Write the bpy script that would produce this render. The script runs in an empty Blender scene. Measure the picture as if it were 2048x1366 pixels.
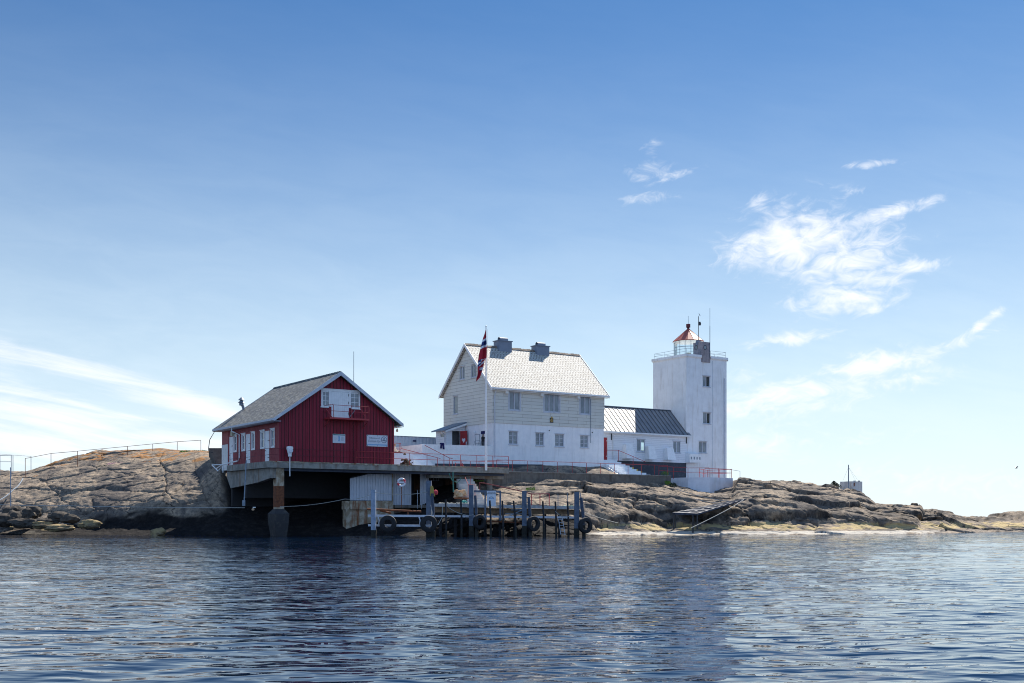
import bpy, math, random
import numpy as np
from mathutils import Vector, Matrix
R = math.radians
random.seed(7); rng = np.random.RandomState(11)
sc = bpy.context.scene
col = sc.collection

# ------------------------------------------------------------------ camera, sky, sun
F, CX, HY, H = 2275.6, 1024.0, 1033.0, 1.6      # focal length in px of the 2048 px wide photo, horizon, eye height
cam_d = bpy.data.cameras.new('camera'); cam = bpy.data.objects.new('camera', cam_d); col.objects.link(cam)
cam.location = (0, 0, H); cam.rotation_euler = (R(90), 0, 0)
cam_d.sensor_width = 36; cam_d.lens = 40.0; cam_d.shift_y = (HY-683)/2048.0
cam_d.clip_start = .1; cam_d.clip_end = 20000
sc.camera = cam
SUN_B, SUN_E = R(62), R(47)
sun_dir = Vector((math.cos(SUN_E)*math.cos(SUN_B), math.cos(SUN_E)*math.sin(SUN_B), math.sin(SUN_E)))
sd = bpy.data.lights.new('sun', 'SUN'); sd.energy = 4.8; sd.angle = R(.55); sd.color = (1, .93, .82)
so = bpy.data.objects.new('sun', sd); col.objects.link(so); so.rotation_euler = sun_dir.to_track_quat('Z', 'Y').to_euler()
so.location = (60, 90, 120)
sc.view_settings.view_transform = 'Standard'; sc.view_settings.look = 'None'
sc.view_settings.exposure = .95; sc.view_settings.gamma = 1
sc.cycles.use_denoising = True; sc.cycles.filter_width = 1.05
sc.cycles.max_bounces = 6; sc.cycles.glossy_bounces = 4; sc.cycles.transmission_bounces = 4; sc.cycles.transparent_max_bounces = 6
sc.cycles.sample_clamp_indirect = 6

def nn(nt, t, **kw):
    n = nt.nodes.new(t)
    for k, v in kw.items():
        if k in n.inputs: n.inputs[k].default_value = v
        else: setattr(n, k, v)
    return n
def lk(nt, a, b): nt.links.new(a, b)
def math_(nt, op, a, b=None, c=None, clamp=False):
    n = nt.nodes.new('ShaderNodeMath'); n.operation = op; n.use_clamp = clamp
    for i, v in enumerate((a, b, c)):
        if v is None: continue
        if isinstance(v, (int, float)): n.inputs[i].default_value = v
        else: nt.links.new(v, n.inputs[i])
    return n.outputs[0]
def smooth(nt, v, a, b, lo=0., hi=1.):
    n = nt.nodes.new('ShaderNodeMapRange'); n.interpolation_type = 'SMOOTHSTEP'
    nt.links.new(v, n.inputs['Value'])
    for k, x in (('From Min', a), ('From Max', b), ('To Min', lo), ('To Max', hi)): n.inputs[k].default_value = x
    return n.outputs['Result']

world = bpy.data.worlds.new('World'); sc.world = world; world.use_nodes = True
nt = world.node_tree; nt.nodes.clear()
out = nn(nt, 'ShaderNodeOutputWorld'); bg = nn(nt, 'ShaderNodeBackground'); bg.inputs['Strength'].default_value = .052
lk(nt, bg.outputs[0], out.inputs[0])
sky = nn(nt, 'ShaderNodeTexSky'); sky.sky_type = 'NISHITA'; sky.sun_disc = False
sky.sun_elevation = SUN_E; sky.sun_rotation = R(90)-SUN_B
sky.altitude = 0; sky.air_density = 1.0; sky.dust_density = .15; sky.ozone_density = 2.6
hsv = nn(nt, 'ShaderNodeHueSaturation'); hsv.inputs['Saturation'].default_value = 1.12
lk(nt, sky.outputs[0], hsv.inputs['Color'])
tc = nn(nt, 'ShaderNodeTexCoord'); sep = nn(nt, 'ShaderNodeSeparateXYZ'); lk(nt, tc.outputs['Generated'], sep.inputs[0])
yy = math_(nt, 'MAXIMUM', sep.outputs[1], .05)
gx = math_(nt, 'DIVIDE', sep.outputs[0], yy); gz = math_(nt, 'DIVIDE', sep.outputs[2], yy)
hl = math_(nt, 'SQRT', math_(nt, 'ADD', math_(nt, 'MULTIPLY', sep.outputs[0], sep.outputs[0]), math_(nt, 'MULTIPLY', sep.outputs[1], sep.outputs[1])))
ge = math_(nt, 'DIVIDE', sep.outputs[2], math_(nt, 'MAXIMUM', hl, .05))
CL = [ # azimuth px, elevation px, rx, ry, tilt, strength of the cloud patches in the sky
 (120,728,260,24,-12,1.0),(300,770,260,17,-14,.8),(420,815,260,26,-12,.9),(60,820,260,50,-14,1.15),(230,832,150,9,-5,.6),(100,885,340,48,-3,1.15),(330,885,240,30,-3,.9),
 (1600,478,120,70,8,1.35),(1700,515,120,50,12,1.2),(1500,505,80,42,12,1.1),(1690,590,110,38,5,1.15),(1780,425,100,16,15,1.0),(1810,535,70,14,8,1.0),(1740,555,90,22,0,1.0),(1600,610,50,18,0,.6),(1690,615,90,16,0,1.0),
 (1300,300,26,22,10,.42),(1295,345,46,26,0,.55),(1350,350,60,12,14,.5),(1300,395,55,16,4,.55),(1575,677,90,15,7,.95),(1760,728,120,26,10,1.0),(1690,770,190,26,6,.8),(1965,650,55,10,38,.9),(1900,690,90,14,18,.75),
 (1540,800,170,40,5,.75),(1560,880,260,40,0,.5),(1745,328,50,8,6,.7),(1712,385,34,14,10,.6),(1520,402,24,22,10,.8),(1900,960,280,40,-6,.45),(1480,760,60,30,0,.5),(2350,700,200,60,10,.8),(-200,700,220,60,-10,.9),(2700,500,200,70,10,.8)]
msum = None
for cx_, cy_, rx, ry, rot, st in CL:
    ax, az = (cx_-CX)/F, (HY-cy_)/F
    dx = math_(nt, 'SUBTRACT', gx, ax); dz = math_(nt, 'SUBTRACT', gz, az)
    c_, s_ = math.cos(R(rot)), math.sin(R(rot))
    u_ = math_(nt, 'MULTIPLY', math_(nt, 'ADD', math_(nt, 'MULTIPLY', dx, c_), math_(nt, 'MULTIPLY', dz, s_)), F/rx)
    v_ = math_(nt, 'MULTIPLY', math_(nt, 'SUBTRACT', math_(nt, 'MULTIPLY', dz, c_), math_(nt, 'MULTIPLY', dx, s_)), F/ry)
    d2 = math_(nt, 'ADD', math_(nt, 'MULTIPLY', u_, u_), math_(nt, 'MULTIPLY', v_, v_))
    e_ = math_(nt, 'MULTIPLY', math_(nt, 'EXPONENT', math_(nt, 'MULTIPLY', d2, -.7)), st+(.25 if st < 1.1 else 0))
    msum = e_ if msum is None else math_(nt, 'MAXIMUM', msum, e_)
def cloud_noise(rot, sx, sz, detail, dist):
    cmb = nn(nt, 'ShaderNodeCombineXYZ'); lk(nt, gx, cmb.inputs[0]); lk(nt, gz, cmb.inputs[1])
    mp = nn(nt, 'ShaderNodeMapping'); mp.inputs['Rotation'].default_value = (0, 0, R(rot)); lk(nt, cmb.outputs[0], mp.inputs[0])
    mp2 = nn(nt, 'ShaderNodeMapping'); mp2.inputs['Scale'].default_value = (sx, sz, 1); lk(nt, mp.outputs[0], mp2.inputs[0])
    no = nn(nt, 'ShaderNodeTexNoise'); no.inputs['Scale'].default_value = 1; no.inputs['Detail'].default_value = detail
    no.inputs['Roughness'].default_value = .62; no.inputs['Distortion'].default_value = dist
    lk(nt, mp2.outputs[0], no.inputs['Vector']); return no.outputs['Fac']
n_a = cloud_noise(-14, 34, 62, 12, 1.3)
n_b = cloud_noise(8, 9, 34, 7, .4)
n_c = cloud_noise(12, 6, 95, 9, .6); lf = smooth(nt, gx, -.26, -.16, 1, 0)
n_a = math_(nt, 'ADD', math_(nt, 'MULTIPLY', n_c, lf), math_(nt, 'MULTIPLY', n_a, math_(nt, 'SUBTRACT', 1.0, lf)))
mix_n = math_(nt, 'ADD', math_(nt, 'MULTIPLY', n_a, .65), math_(nt, 'MULTIPLY', n_b, .35))
dens = math_(nt, 'ADD', msum, math_(nt, 'MULTIPLY', math_(nt, 'SUBTRACT', mix_n, .52), 3.4))
dens = smooth(nt, dens, .30, 1.55)
dens = math_(nt, 'MULTIPLY', dens, smooth(nt, msum, .06, .45))
# a light veil of thin cloud near the horizon
el = math_(nt, 'MULTIPLY', math_(nt, 'EXPONENT', math_(nt, 'MULTIPLY', math_(nt, 'POWER', math_(nt, 'MULTIPLY', math_(nt, 'MAXIMUM', ge, .0), 1/.24), 1.6), -1.0)), .95)
veil = math_(nt, 'MULTIPLY', el, smooth(nt, n_b, .25, .75, .80, .97))
front = smooth(nt, sep.outputs[1], .0, .25)
bk = fill_bk = nn(nt, 'ShaderNodeTexNoise'); bk.inputs['Scale'].default_value = 2.4; bk.inputs['Detail'].default_value = 6; lk(nt, tc.outputs['Generated'], bk.inputs['Vector'])
back = math_(nt, 'MULTIPLY', smooth(nt, sep.outputs[1], .05, -.35), smooth(nt, bk.outputs['Fac'], .38, .6, .35, .75))  # patchy mask of the added fill behind the camera
dens = math_(nt, 'MULTIPLY', dens, front)
tot = veil
mx = nn(nt, 'ShaderNodeMix'); mx.data_type = 'RGBA'
elz = smooth(nt, math_(nt, 'POWER', math_(nt, 'MAXIMUM', sep.outputs[2], 0.0), .85), .0, .50)
tint = nn(nt, 'ShaderNodeMix'); tint.data_type = 'RGBA'; lk(nt, elz, tint.inputs['Factor'])
tint.inputs[6].default_value = (1, 1, 1, 1); tint.inputs[7].default_value = (.35, .67, .90, 1)      # deep, polarised blue overhead
tm = nn(nt, 'ShaderNodeMix'); tm.data_type = 'RGBA'; tm.blend_type = 'MULTIPLY'; tm.inputs['Factor'].default_value = 1
lk(nt, hsv.outputs[0], tm.inputs[6]); lk(nt, tint.outputs[2], tm.inputs[7])
lk(nt, tot, mx.inputs['Factor']); lk(nt, tm.outputs[2], mx.inputs[6]); mx.inputs[7].default_value = (8.7, 10.2, 11.2, 1)
mc = nn(nt, 'ShaderNodeMix'); mc.data_type = 'RGBA'; lk(nt, math_(nt, 'MULTIPLY', dens, .93, clamp=True), mc.inputs['Factor'])
lk(nt, mx.outputs[2], mc.inputs[6]); mc.inputs[7].default_value = (10.6, 10.9, 11.4, 1)
mb_ = nn(nt, 'ShaderNodeMix'); mb_.data_type = 'RGBA'; lk(nt, back, mb_.inputs['Factor'])     # added unseen blue fill behind the camera, lifts the shaded front walls
lk(nt, mc.outputs[2], mb_.inputs[6]); mb_.inputs[7].default_value = (4.6, 7.4, 12.5, 1)
lk(nt, mb_.outputs[2], bg.inputs['Color'])

# ------------------------------------------------------------------ frames: S-frame x along the quay, y inland
ANG = R(33.8)
UX, UY = math.cos(ANG), math.sin(ANG); VX, VY = -UY, UX
SX, SY = (537-CX)/F*92, 92.0
def LF(x, y, z): return (SX+x*UX+y*VX, SY+x*UY+y*VY, z)
def LX(px, y):            # local x on the plane y=const seen at photo column px
    k = (px-CX)/F; ox, oy = SX+y*VX, SY+y*VY
    return (k*oy-ox)/(UX-k*UY)
def LY(px, x):
    k = (px-CX)/F; ox, oy = SX+x*UX, SY+x*UY
    return (k*oy-ox)/(VX-k*VY)
def LZ(py, x, y): return H+(HY-py)/F*(SY+x*UY+y*VY)
def P(px, py, Y): return ((px-CX)/F*Y, Y, H+(HY-py)/F*Y)

# ------------------------------------------------------------------ mesh builder
OFF = {}
def props(o, label=None, cat=None, group=None, kind=None):
    if label: o['label'] = label
    if cat: o['category'] = cat
    if group: o['group'] = group
    if kind: o['kind'] = kind
    return o
def thing(name, label, cat, at, frame='S', group=None):
    o = bpy.data.objects.new(name, None); col.objects.link(o); o.empty_display_size = .3
    if frame == 'S': o.location = LF(*at); o.rotation_euler = (0, 0, ANG)
    else: o.location = at
    OFF[o.name] = tuple(at)
    return props(o, label, cat, group)
class MB:
    def __init__(s): s.v = []; s.f = []; s.m = []; s.cur = 0
    def poly(s, pts, m=None):
        b = len(s.v); s.v += [tuple(p) for p in pts]; s.f.append(tuple(range(b, b+len(pts)))); s.m.append(s.cur if m is None else m); return s
    def box(s, x0, x1, y0, y1, z0, z1, m=None):
        if x0 > x1: x0, x1 = x1, x0
        if y0 > y1: y0, y1 = y1, y0
        if z0 > z1: z0, z1 = z1, z0
        b = len(s.v)
        s.v += [(x0,y0,z0),(x1,y0,z0),(x1,y1,z0),(x0,y1,z0),(x0,y0,z1),(x1,y0,z1),(x1,y1,z1),(x0,y1,z1)]
        for q in ((0,3,2,1),(4,5,6,7),(0,1,5,4),(1,2,6,5),(2,3,7,6),(3,0,4,7)):
            s.f.append(tuple(b+i for i in q)); s.m.append(s.cur if m is None else m)
        return s
    def hexa(s, bot, top, m=None):   # 4 bottom pts, 4 top pts
        b = len(s.v); s.v += [tuple(p) for p in bot]+[tuple(p) for p in top]; n = len(bot)
        s.f.append(tuple(b+i for i in range(n-1, -1, -1))); s.f.append(tuple(b+n+i for i in range(n)))
        for i in range(n): j = (i+1) % n; s.f.append((b+i, b+j, b+n+j, b+n+i))
        s.m += [s.cur if m is None else m]*(n+2); return s
    def tube(s, p, q, r, n=8, r2=None, m=None):
        return s.path([p, q], r, n, r2, m)
    def path(s, pts, r, n=6, r2=None, m=None):
        pts = [Vector(p) for p in pts]; b = len(s.v); k = len(pts); r2 = r if r2 is None else r2
        for i, p in enumerate(pts):
            d = (pts[min(i+1, k-1)]-pts[max(i-1, 0)])
            if d.length < 1e-9: d = Vector((0, 0, 1))
            d.normalize(); a = d.cross(Vector((0, 0, 1)) if abs(d.z) < .9 else Vector((1, 0, 0))).normalized(); c = d.cross(a)
            rr = r+(r2-r)*i/(k-1)
            for j in range(n):
                t = 2*math.pi*j/n; s.v.append(tuple(p+a*(rr*math.cos(t))+c*(rr*math.sin(t))))
        mm = s.cur if m is None else m
        for i in range(k-1):
            for j in range(n):
                j2 = (j+1) % n; s.f.append((b+i*n+j, b+i*n+j2, b+(i+1)*n+j2, b+(i+1)*n+j)); s.m.append(mm)
        s.f.append(tuple(b+j for j in range(n-1, -1, -1))); s.m.append(mm)
        s.f.append(tuple(b+(k-1)*n+j for j in range(n))); s.m.append(mm)
        return s
    def lathe(s, prof, c, n=24, axis='z', m=None, a0=0., a1=2*math.pi, sq=1.):
        b = len(s.v); full = abs(a1-a0-2*math.pi) < 1e-6; nn_ = n if full else n+1
        for i in range(nn_):
            t = a0+(a1-a0)*i/n; ct, st = math.cos(t), math.sin(t)
            for r, h in prof:
                if axis == 'z': s.v.append((c[0]+r*ct, c[1]+r*st, c[2]+h))
                elif axis == 'y': s.v.append((c[0]+r*ct, c[1]+h, c[2]+r*st))
                else: s.v.append((c[0]+h, c[1]+r*ct, c[2]+r*st))
        k = len(prof); mm = s.cur if m is None else m
        for i in range(n):
            i2 = (i+1) % nn_
            for j in range(k-1):
                s.f.append((b+i*k+j, b+i2*k+j, b+i2*k+j+1, b+i*k+j+1)); s.m.append(mm)
        return s
    def prism(s, pts, axis, d0, d1, m=None):
        # pts: 2D outline; axis 'y': pts=(x,z) extruded y d0..d1 ; 'x': pts=(y,z); 'z': pts=(x,y)
        def g(p, d): return (p[0], d, p[1]) if axis == 'y' else ((d, p[0], p[1]) if axis == 'x' else (p[0], p[1], d))
        return s.hexa([g(p, d0) for p in pts], [g(p, d1) for p in pts], m)
    def wall(s, ax, c, a0, a1, z0, z1, holes=(), dep=.14, inn=1, m=None):
        # wall with openings; ax 'x': runs along x at y=c, inward dir = inn along +y
        A = sorted(set([a0, a1]+[min(max(h[i], a0), a1) for h in holes for i in (0, 1)]))
        Z = sorted(set([z0, z1]+[min(max(h[i], z0), z1) for h in holes for i in (2, 3)]))
        g = (lambda a, z, d=0: (a, c+d*inn, z)) if ax == 'x' else (lambda a, z, d=0: (c+d*inn, a, z))
        for i in range(len(A)-1):
            for j in range(len(Z)-1):
                ma, mz = (A[i]+A[i+1])/2, (Z[j]+Z[j+1])/2
                if any(h[0] < ma < h[1] and h[2] < mz < h[3] for h in holes): continue
                s.poly([g(A[i], Z[j]), g(A[i+1], Z[j]), g(A[i+1], Z[j+1]), g(A[i], Z[j+1])], m)
        for h in holes:
            p = [(h[0], h[2]), (h[1], h[2]), (h[1], h[3]), (h[0], h[3])]
            for i in range(4):
                q, r_ = p[i], p[(i+1) % 4]
                s.poly([g(*q), g(*r_), g(*r_, dep), g(*q, dep)], m)
        return s
    def build(s, name, mats, parent=None, smooth=False, label=None, cat=None, group=None, kind=None, frame='W'):
        if not isinstance(mats, (list, tuple)): mats = [mats]
        V_ = np.array(s.v, dtype=np.float64).reshape(-1, 3)
        if parent is not None:
            root = parent
            while root.parent: root = root.parent
            o0 = np.array(OFF[root.name]); loc = None
        else:
            o0 = np.array([(V_[:, 0].min()+V_[:, 0].max())/2, (V_[:, 1].min()+V_[:, 1].max())/2, V_[:, 2].min()]); loc = o0
        V_ = V_-o0
        me = bpy.data.meshes.new(name); me.from_pydata(V_.tolist(), [], s.f)
        for m_ in mats: me.materials.append(m_)
        me.polygons.foreach_set('material_index', s.m)
        # metric UVs from each face's own plane
        uvl = me.uv_layers.new(name='UVMap'); uv = np.zeros((len(me.loops), 2))
        for p in me.polygons:
            n = p.normal
            if abs(n.z) > .98: t = Vector((1, 0, 0)); w = Vector((0, 1, 0))
            else: t = Vector((0, 0, 1)).cross(n).normalized(); w = n.cross(t)
            for li in p.loop_indices:
                c = me.vertices[me.loops[li].vertex_index].co; uv[li] = (c.dot(t), c.dot(w))
        uvl.data.foreach_set('uv', uv.ravel())
        if smooth:
            me.polygons.foreach_set('use_smooth', [True]*len(me.polygons))
        me.update()
        o = bpy.data.objects.new(name, me); col.objects.link(o)
        if parent is not None: o.parent = parent
        elif frame == 'S': o.location = LF(*loc); o.rotation_euler = (0, 0, ANG)
        else: o.location = tuple(loc)
        if smooth:
            try: me.set_sharp_from_angle(angle=R(40))
            except Exception: pass
        return props(o, label, cat, group, kind)

# ------------------------------------------------------------------ materials
def newmat(name):
    m = bpy.data.materials.new(name); m.use_nodes = True; t = m.node_tree
    return m, t, t.nodes['Principled BSDF']
def tex_noise(t, scale, detail=5, rough=.6, vec=None, stretch=None, coord='Object'):
    tcn = nn(t, 'ShaderNodeTexCoord'); mp = nn(t, 'ShaderNodeMapping')
    if stretch: mp.inputs['Scale'].default_value = stretch
    lk(t, tcn.outputs[coord], mp.inputs[0])
    n = nn(t, 'ShaderNodeTexNoise'); n.inputs['Scale'].default_value = scale; n.inputs['Detail'].default_value = detail; n.inputs['Roughness'].default_value = rough
    lk(t, mp.outputs[0], n.inputs['Vector']); return n.outputs['Fac']
def mixc(t, f, a, b):
    m = nn(t, 'ShaderNodeMix'); m.data_type = 'RGBA'
    if isinstance(f, (int, float)): m.inputs['Factor'].default_value = f
    else: lk(t, f, m.inputs['Factor'])
    for i, c in ((6, a), (7, b)):
        if isinstance(c, tuple): m.inputs[i].default_value = (c[0], c[1], c[2], 1)
        else: lk(t, c, m.inputs[i])
    return m.outputs[2]
def bumpn(t, b, h, strength, dist):
    bn = nn(t, 'ShaderNodeBump'); bn.inputs['Strength'].default_value = strength; bn.inputs['Distance'].default_value = dist
    lk(t, h, bn.inputs['Height']); lk(t, bn.outputs[0], b.inputs['Normal']); return bn
def M(name, c, c2=None, scale=2.5, lo=.35, hi=.7, rough=.75, metal=0., bump=.0, bscale=25, streak=0, spec=.4, c3=None, sscale=6):
    m, t, b = newmat(name); b.inputs['Roughness'].default_value = rough; b.inputs['Metallic'].default_value = metal
    b.inputs['Specular IOR Level'].default_value = spec
    c2 = c2 or tuple(x*.8 for x in c)
    cc = mixc(t, smooth(t, tex_noise(t, scale), lo, hi), c, c2)
    if c3:
        st = smooth(t, tex_noise(t, sscale, 6, .65, stretch=(1, 1, .12)), .5, .68, 0, streak or .8)
        cc = mixc(t, st, cc, c3)
    lk(t, cc, b.inputs['Base Color'])
    if bump: bumpn(t, b, tex_noise(t, bscale, 4), .6, bump)
    return m
def brickmat(name, c, c2, mortar, bw, bh, ms=.012, jit=.03, rot=0, bump=.012, rough=.75, noisec=None, nlo=.5, nhi=.7, nscale=1.3, metal=0., offset=.5, bias=0., spec=.4):
    m, t, b = newmat(name); b.inputs['Roughness'].default_value = rough; b.inputs['Metallic'].default_value = metal; b.inputs['Specular IOR Level'].default_value = spec
    tcn = nn(t, 'ShaderNodeTexCoord'); mp = nn(t, 'ShaderNodeMapping'); mp.inputs['Rotation'].default_value = (0, 0, R(rot)); lk(t, tcn.outputs['UV'], mp.inputs[0])
    br = nn(t, 'ShaderNodeTexBrick'); br.inputs['Scale'].default_value = 1; br.inputs['Mortar Size'].default_value = ms; br.inputs['Mortar Smooth'].default_value = .3
    br.inputs['Brick Width'].default_value = bw; br.inputs['Row Height'].default_value = bh; br.offset = offset; br.inputs['Bias'].default_value = bias
    br.inputs['Color1'].default_value = (*c, 1); br.inputs['Color2'].default_value = (*c2, 1); br.inputs['Mortar'].default_value = (*mortar, 1)
    nz = tex_noise(t, 9, 2); mpv = nn(t, 'ShaderNodeVectorMath', operation='ADD')
    lk(t, mp.outputs[0], mpv.inputs[0])
    cb = nn(t, 'ShaderNodeCombineXYZ'); lk(t, math_(t, 'MULTIPLY', math_(t, 'SUBTRACT', nz, .5), jit), cb.inputs[1]); lk(t, math_(t, 'MULTIPLY', math_(t, 'SUBTRACT', nz, .5), jit*.7), cb.inputs[0]); lk(t, cb.outputs[0], mpv.inputs[1])
    lk(t, mpv.outputs[0], br.inputs['Vector'])
    cc = br.outputs['Color']
    cc = mixc(t, smooth(t, tex_noise(t, nscale, 6, .7), nlo, nhi, 0, .75), cc, noisec or tuple(x*.75 for x in c))
    lk(t, cc, b.inputs['Base Color'])
    if bump: bumpn(t, b, math_(t, 'SUBTRACT', 1.0, br.outputs['Fac']), .8, bump)
    return m
WHITE = M('white_paint', (.84, .85, .86), (.74, .76, .77), 3, bump=.004, rough=.6)
WHITE2 = M('white_weathered_paint', (.72, .73, .72), (.5, .5, .47), 4, .5, .8, bump=.006, c3=(.35, .3, .24), streak=.35)
RENDER = M('white_rendered_stone', (.85, .86, .88), (.77, .79, .82), 1.6, bump=.05, bscale=3.2, rough=.8, c3=(.5, .5, .5), streak=.25, sscale=3)
TOWERW = M('white_concrete_render', (.85, .86, .88), (.76, .77, .79), 1.1, bump=.01, bscale=6, rough=.8, c3=(.46, .40, .34), streak=.34, sscale=2.5)
SIDING = brickmat('cream_cement_siding', (.66, .66, .61), (.61, .61, .57), (.34, .32, .28), 2.3, .335, .015, bump=.02, noisec=(.5, .47, .39), nlo=.55, nhi=.8)
BOARD = brickmat('white_board_siding', (.84, .85, .87), (.79, .80, .83), (.55, .57, .6), 2.6, .2, .012, bump=.012, noisec=(.62, .61, .58), nlo=.6, nhi=.85)
SLATE_W = brickmat('pale_rhombic_slate', (.56, .55, .51), (.47, .455, .41), (.15, .135, .12),   .6, .25, .035, jit=.12, rot=-30, bump=.05, noisec=(.22, .17, .12), nlo=.58, nhi=.7, nscale=3.0, rough=.7, spec=.3)
SLATE_D = brickmat('grey_slate', (.27, .27, .25), (.10, .105, .11), (.02, .02, .025), .42, .26, .03, jit=.10, rot=0, bump=.06, noisec=(.30, .27, .17), nlo=.5, nhi=.75, nscale=2.4, rough=.6)
RED = brickmat('red_board_paint', (.28, .014, .036), (.22, .012, .030), (.035, .004, .008), .31, 60, .035, bump=.02, rough=.6, noisec=(.16, .012, .022), nlo=.5, nhi=.8)
RED_PALE = M('pale_red_paint', (.36, .09, .10), (.29, .065, .075), 4, rough=.7, bump=.006, c3=(.16, .03, .035), streak=.5)  # paler red than the gable, for the side wall
REDRAIL = M('red_metal_paint', (.42, .045, .055), (.30, .03, .035), 6, rough=.5)
REDDOOR = M('red_door_paint', (.33, .012, .02), (.26, .01, .018), 3, rough=.45)
TRIM = M('grey_white_trim_paint', (.55, .58, .64), (.45, .48, .54), 3, rough=.6, bump=.004)
CONC = M('weathered_concrete', (.30, .29, .26), (.19, .185, .17), 1.7, .38, .66, bump=.03, bscale=9, rough=.9, c3=(.17, .085, .045), streak=.7, sscale=1.9)
CONC_B = M('bluish_concrete', (.125, .155, .21), (.08, .105, .15), 3, bump=.015, bscale=14, rough=.85)
CONC_P = M('pale_stained_concrete', (.46, .41, .32), (.28, .22, .15), 2.2, .4, .6, bump=.03, bscale=8, rough=.9, c3=(.21, .075, .025), streak=.95, sscale=2.4)
CONC_D = M('dark_walkway_concrete', (.17, .155, .135), (.11, .10, .09), 1.6, bump=.03, bscale=8, rough=.9, c3=(.07, .055, .045), streak=.7, sscale=1.6)
RUST = M('rusty_iron', (.20, .07, .03), (.09, .035, .02), 6, rough=.85, bump=.01)
STEEL = M('grey_steel', (.22, .27, .33), (.15, .19, .24), 5, rough=.5, metal=.3)
DARKSTEEL = M('dark_steel', (.05, .055, .065), (.03, .03, .035), 5, rough=.5, metal=.3)
PILE = M('tarred_timber', (.016, .017, .022), (.03, .03, .035), 8, rough=.85, bump=.01)
PILE_B = M('blue_grey_timber', (.06, .08, .12), (.035, .045, .07), 8, rough=.8, bump=.01)
DECKW = M('pale_deck_boards', (.42, .43, .44), (.30, .30, .30), 5, rough=.85, bump=.01)
BEAMW = M('brown_timber_beam', (.20, .13, .075), (.11, .07, .04), 5, rough=.85, bump=.01)
RUBBER = M('tyre_rubber', (.008, .009, .012), (.014, .015, .018), 6, rough=.7, bump=.004)
ROPE = M('pale_rope', (.42, .42, .40), (.30, .30, .28), 30, rough=.9)
ROPE_G = M('green_rope', (.05, .16, .13), (.04, .11, .10), 30, rough=.9)
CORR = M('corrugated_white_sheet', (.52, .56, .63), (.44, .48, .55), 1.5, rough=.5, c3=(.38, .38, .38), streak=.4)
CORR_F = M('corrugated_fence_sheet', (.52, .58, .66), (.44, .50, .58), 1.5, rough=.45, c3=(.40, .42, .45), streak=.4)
NAVY = M('dark_blue_beam_paint', (.035, .05, .085), (.025, .035, .06), 3, rough=.6)
CHIM = M('slate_grey_paint', (.20, .235, .30), (.17, .20, .26), 2, rough=.6)
METROOF = M('standing_seam_metal', (.25, .26, .28), (.20, .21, .23), .8, rough=.5, metal=.25, spec=.4)
SEAM = M('seam_metal', (.10, .10, .11), None, 2, rough=.5, metal=.3)
COPPER = M('salmon_red_cap_paint', (.46, .12, .09), (.38, .10, .08), 2, rough=.5)
MAROON = M('maroon_paint', (.13, .02, .03), None, 3, rough=.5)
PLUM = M('stained_concrete_block', (.36, .32, .33), (.26, .23, .25), 3, rough=.85, c3=(.16, .13, .13), streak=.7)
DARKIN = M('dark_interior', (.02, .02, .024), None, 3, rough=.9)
STONE_D = M('dark_tarred_foundation', (.055, .062, .078), (.10, .105, .12), 2.2, .5, .75, bump=.06, bscale=3, rough=.8)
WOODBR = M('brown_stacked_timber', (.10, .05, .03), (.055, .03, .02), 4, rough=.9)
ORANGEW = M('orange_brown_board', (.30, .10, .04), (.2, .07, .03), 4, rough=.8)
YELLOWP = M('ochre_canvas', (.36, .27, .07), None, 4, rough=.8)
REDP = M('red_plastic', (.55, .03, .05), None, 4, rough=.4)
TEAL = M('teal_net', (.10, .42, .36), (.06, .28, .25), 9, rough=.8)
NAVYCLOTH = M('navy_cloth', (.016, .018, .11), (.012, .012, .07), 6, rough=.9)
BLACKCLOTH = M('black_cloth', (.02, .02, .024), None, 6, rough=.9)
GREYCLOTH = M('grey_cloth', (.09, .09, .10), None, 6, rough=.9)
SHIRT = M('cream_cloth', (.62, .56, .48), (.5, .45, .38), 6, rough=.9)
SKIN = M('skin', (.50, .27, .19), (.44, .23, .16), 6, rough=.6)
HAIR = M('grey_hair', (.22, .19, .17), None, 9, rough=.8)
SIGNW = M('sign_white', (.62, .66, .72), (.56, .60, .68), 2, rough=.4)
SIGNT = M('sign_grey_ink', (.20, .23, .30), None, 2, rough=.5)
SIGNK = M('sign_black_ink', (.02, .02, .025), None, 2, rough=.5)
SIGNB = M('sign_pale_blue', (.22, .42, .66), (.18, .36, .58), 2, rough=.4)
SIGNG = M('sign_green_ink', (.05, .20, .20), None, 2, rough=.5)
GOLD = M('brass', (.52, .34, .10), (.32, .2, .06), 9, rough=.4, metal=.4)
PINKF = M('pink_thrift_flowers', (.55, .20, .42), (.35, .12, .3), 20, rough=.9)
GREENP = M('bright_leaves', (.14, .24, .03), (.07, .14, .025), 12, rough=.8)
GREEND = M('dark_leaves', (.025, .04, .02), (.04, .055, .03), 12, rough=.8)
FLAGR = M('flag_red_cloth', (.42, .012, .03), (.30, .01, .025), 2, rough=.8)
FLAGW = M('flag_white_cloth', (.72, .74, .80), None, 2, rough=.8)
FLAGB = M('flag_blue_cloth', (.012, .03, .14), None, 2, rough=.8)
BULB = M('peach_lamp_glass', (.62, .42, .26), None, 2, rough=.3)
CREAM = M('cream_lamp_curtain', (.62, .58, .42), None, 2, rough=.8)
GLASS, t, b = newmat('window_glass')
lk(t, mixc(t, smooth(t, tex_noise(t, .9, 2), .35, .65), (.10, .125, .15), (.20, .235, .26)), b.inputs['Base Color'])
b.inputs['Roughness'].default_value = .04; b.inputs['Specular IOR Level'].default_value = .9
CLEAR, t, b = newmat('clear_glass')
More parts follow.
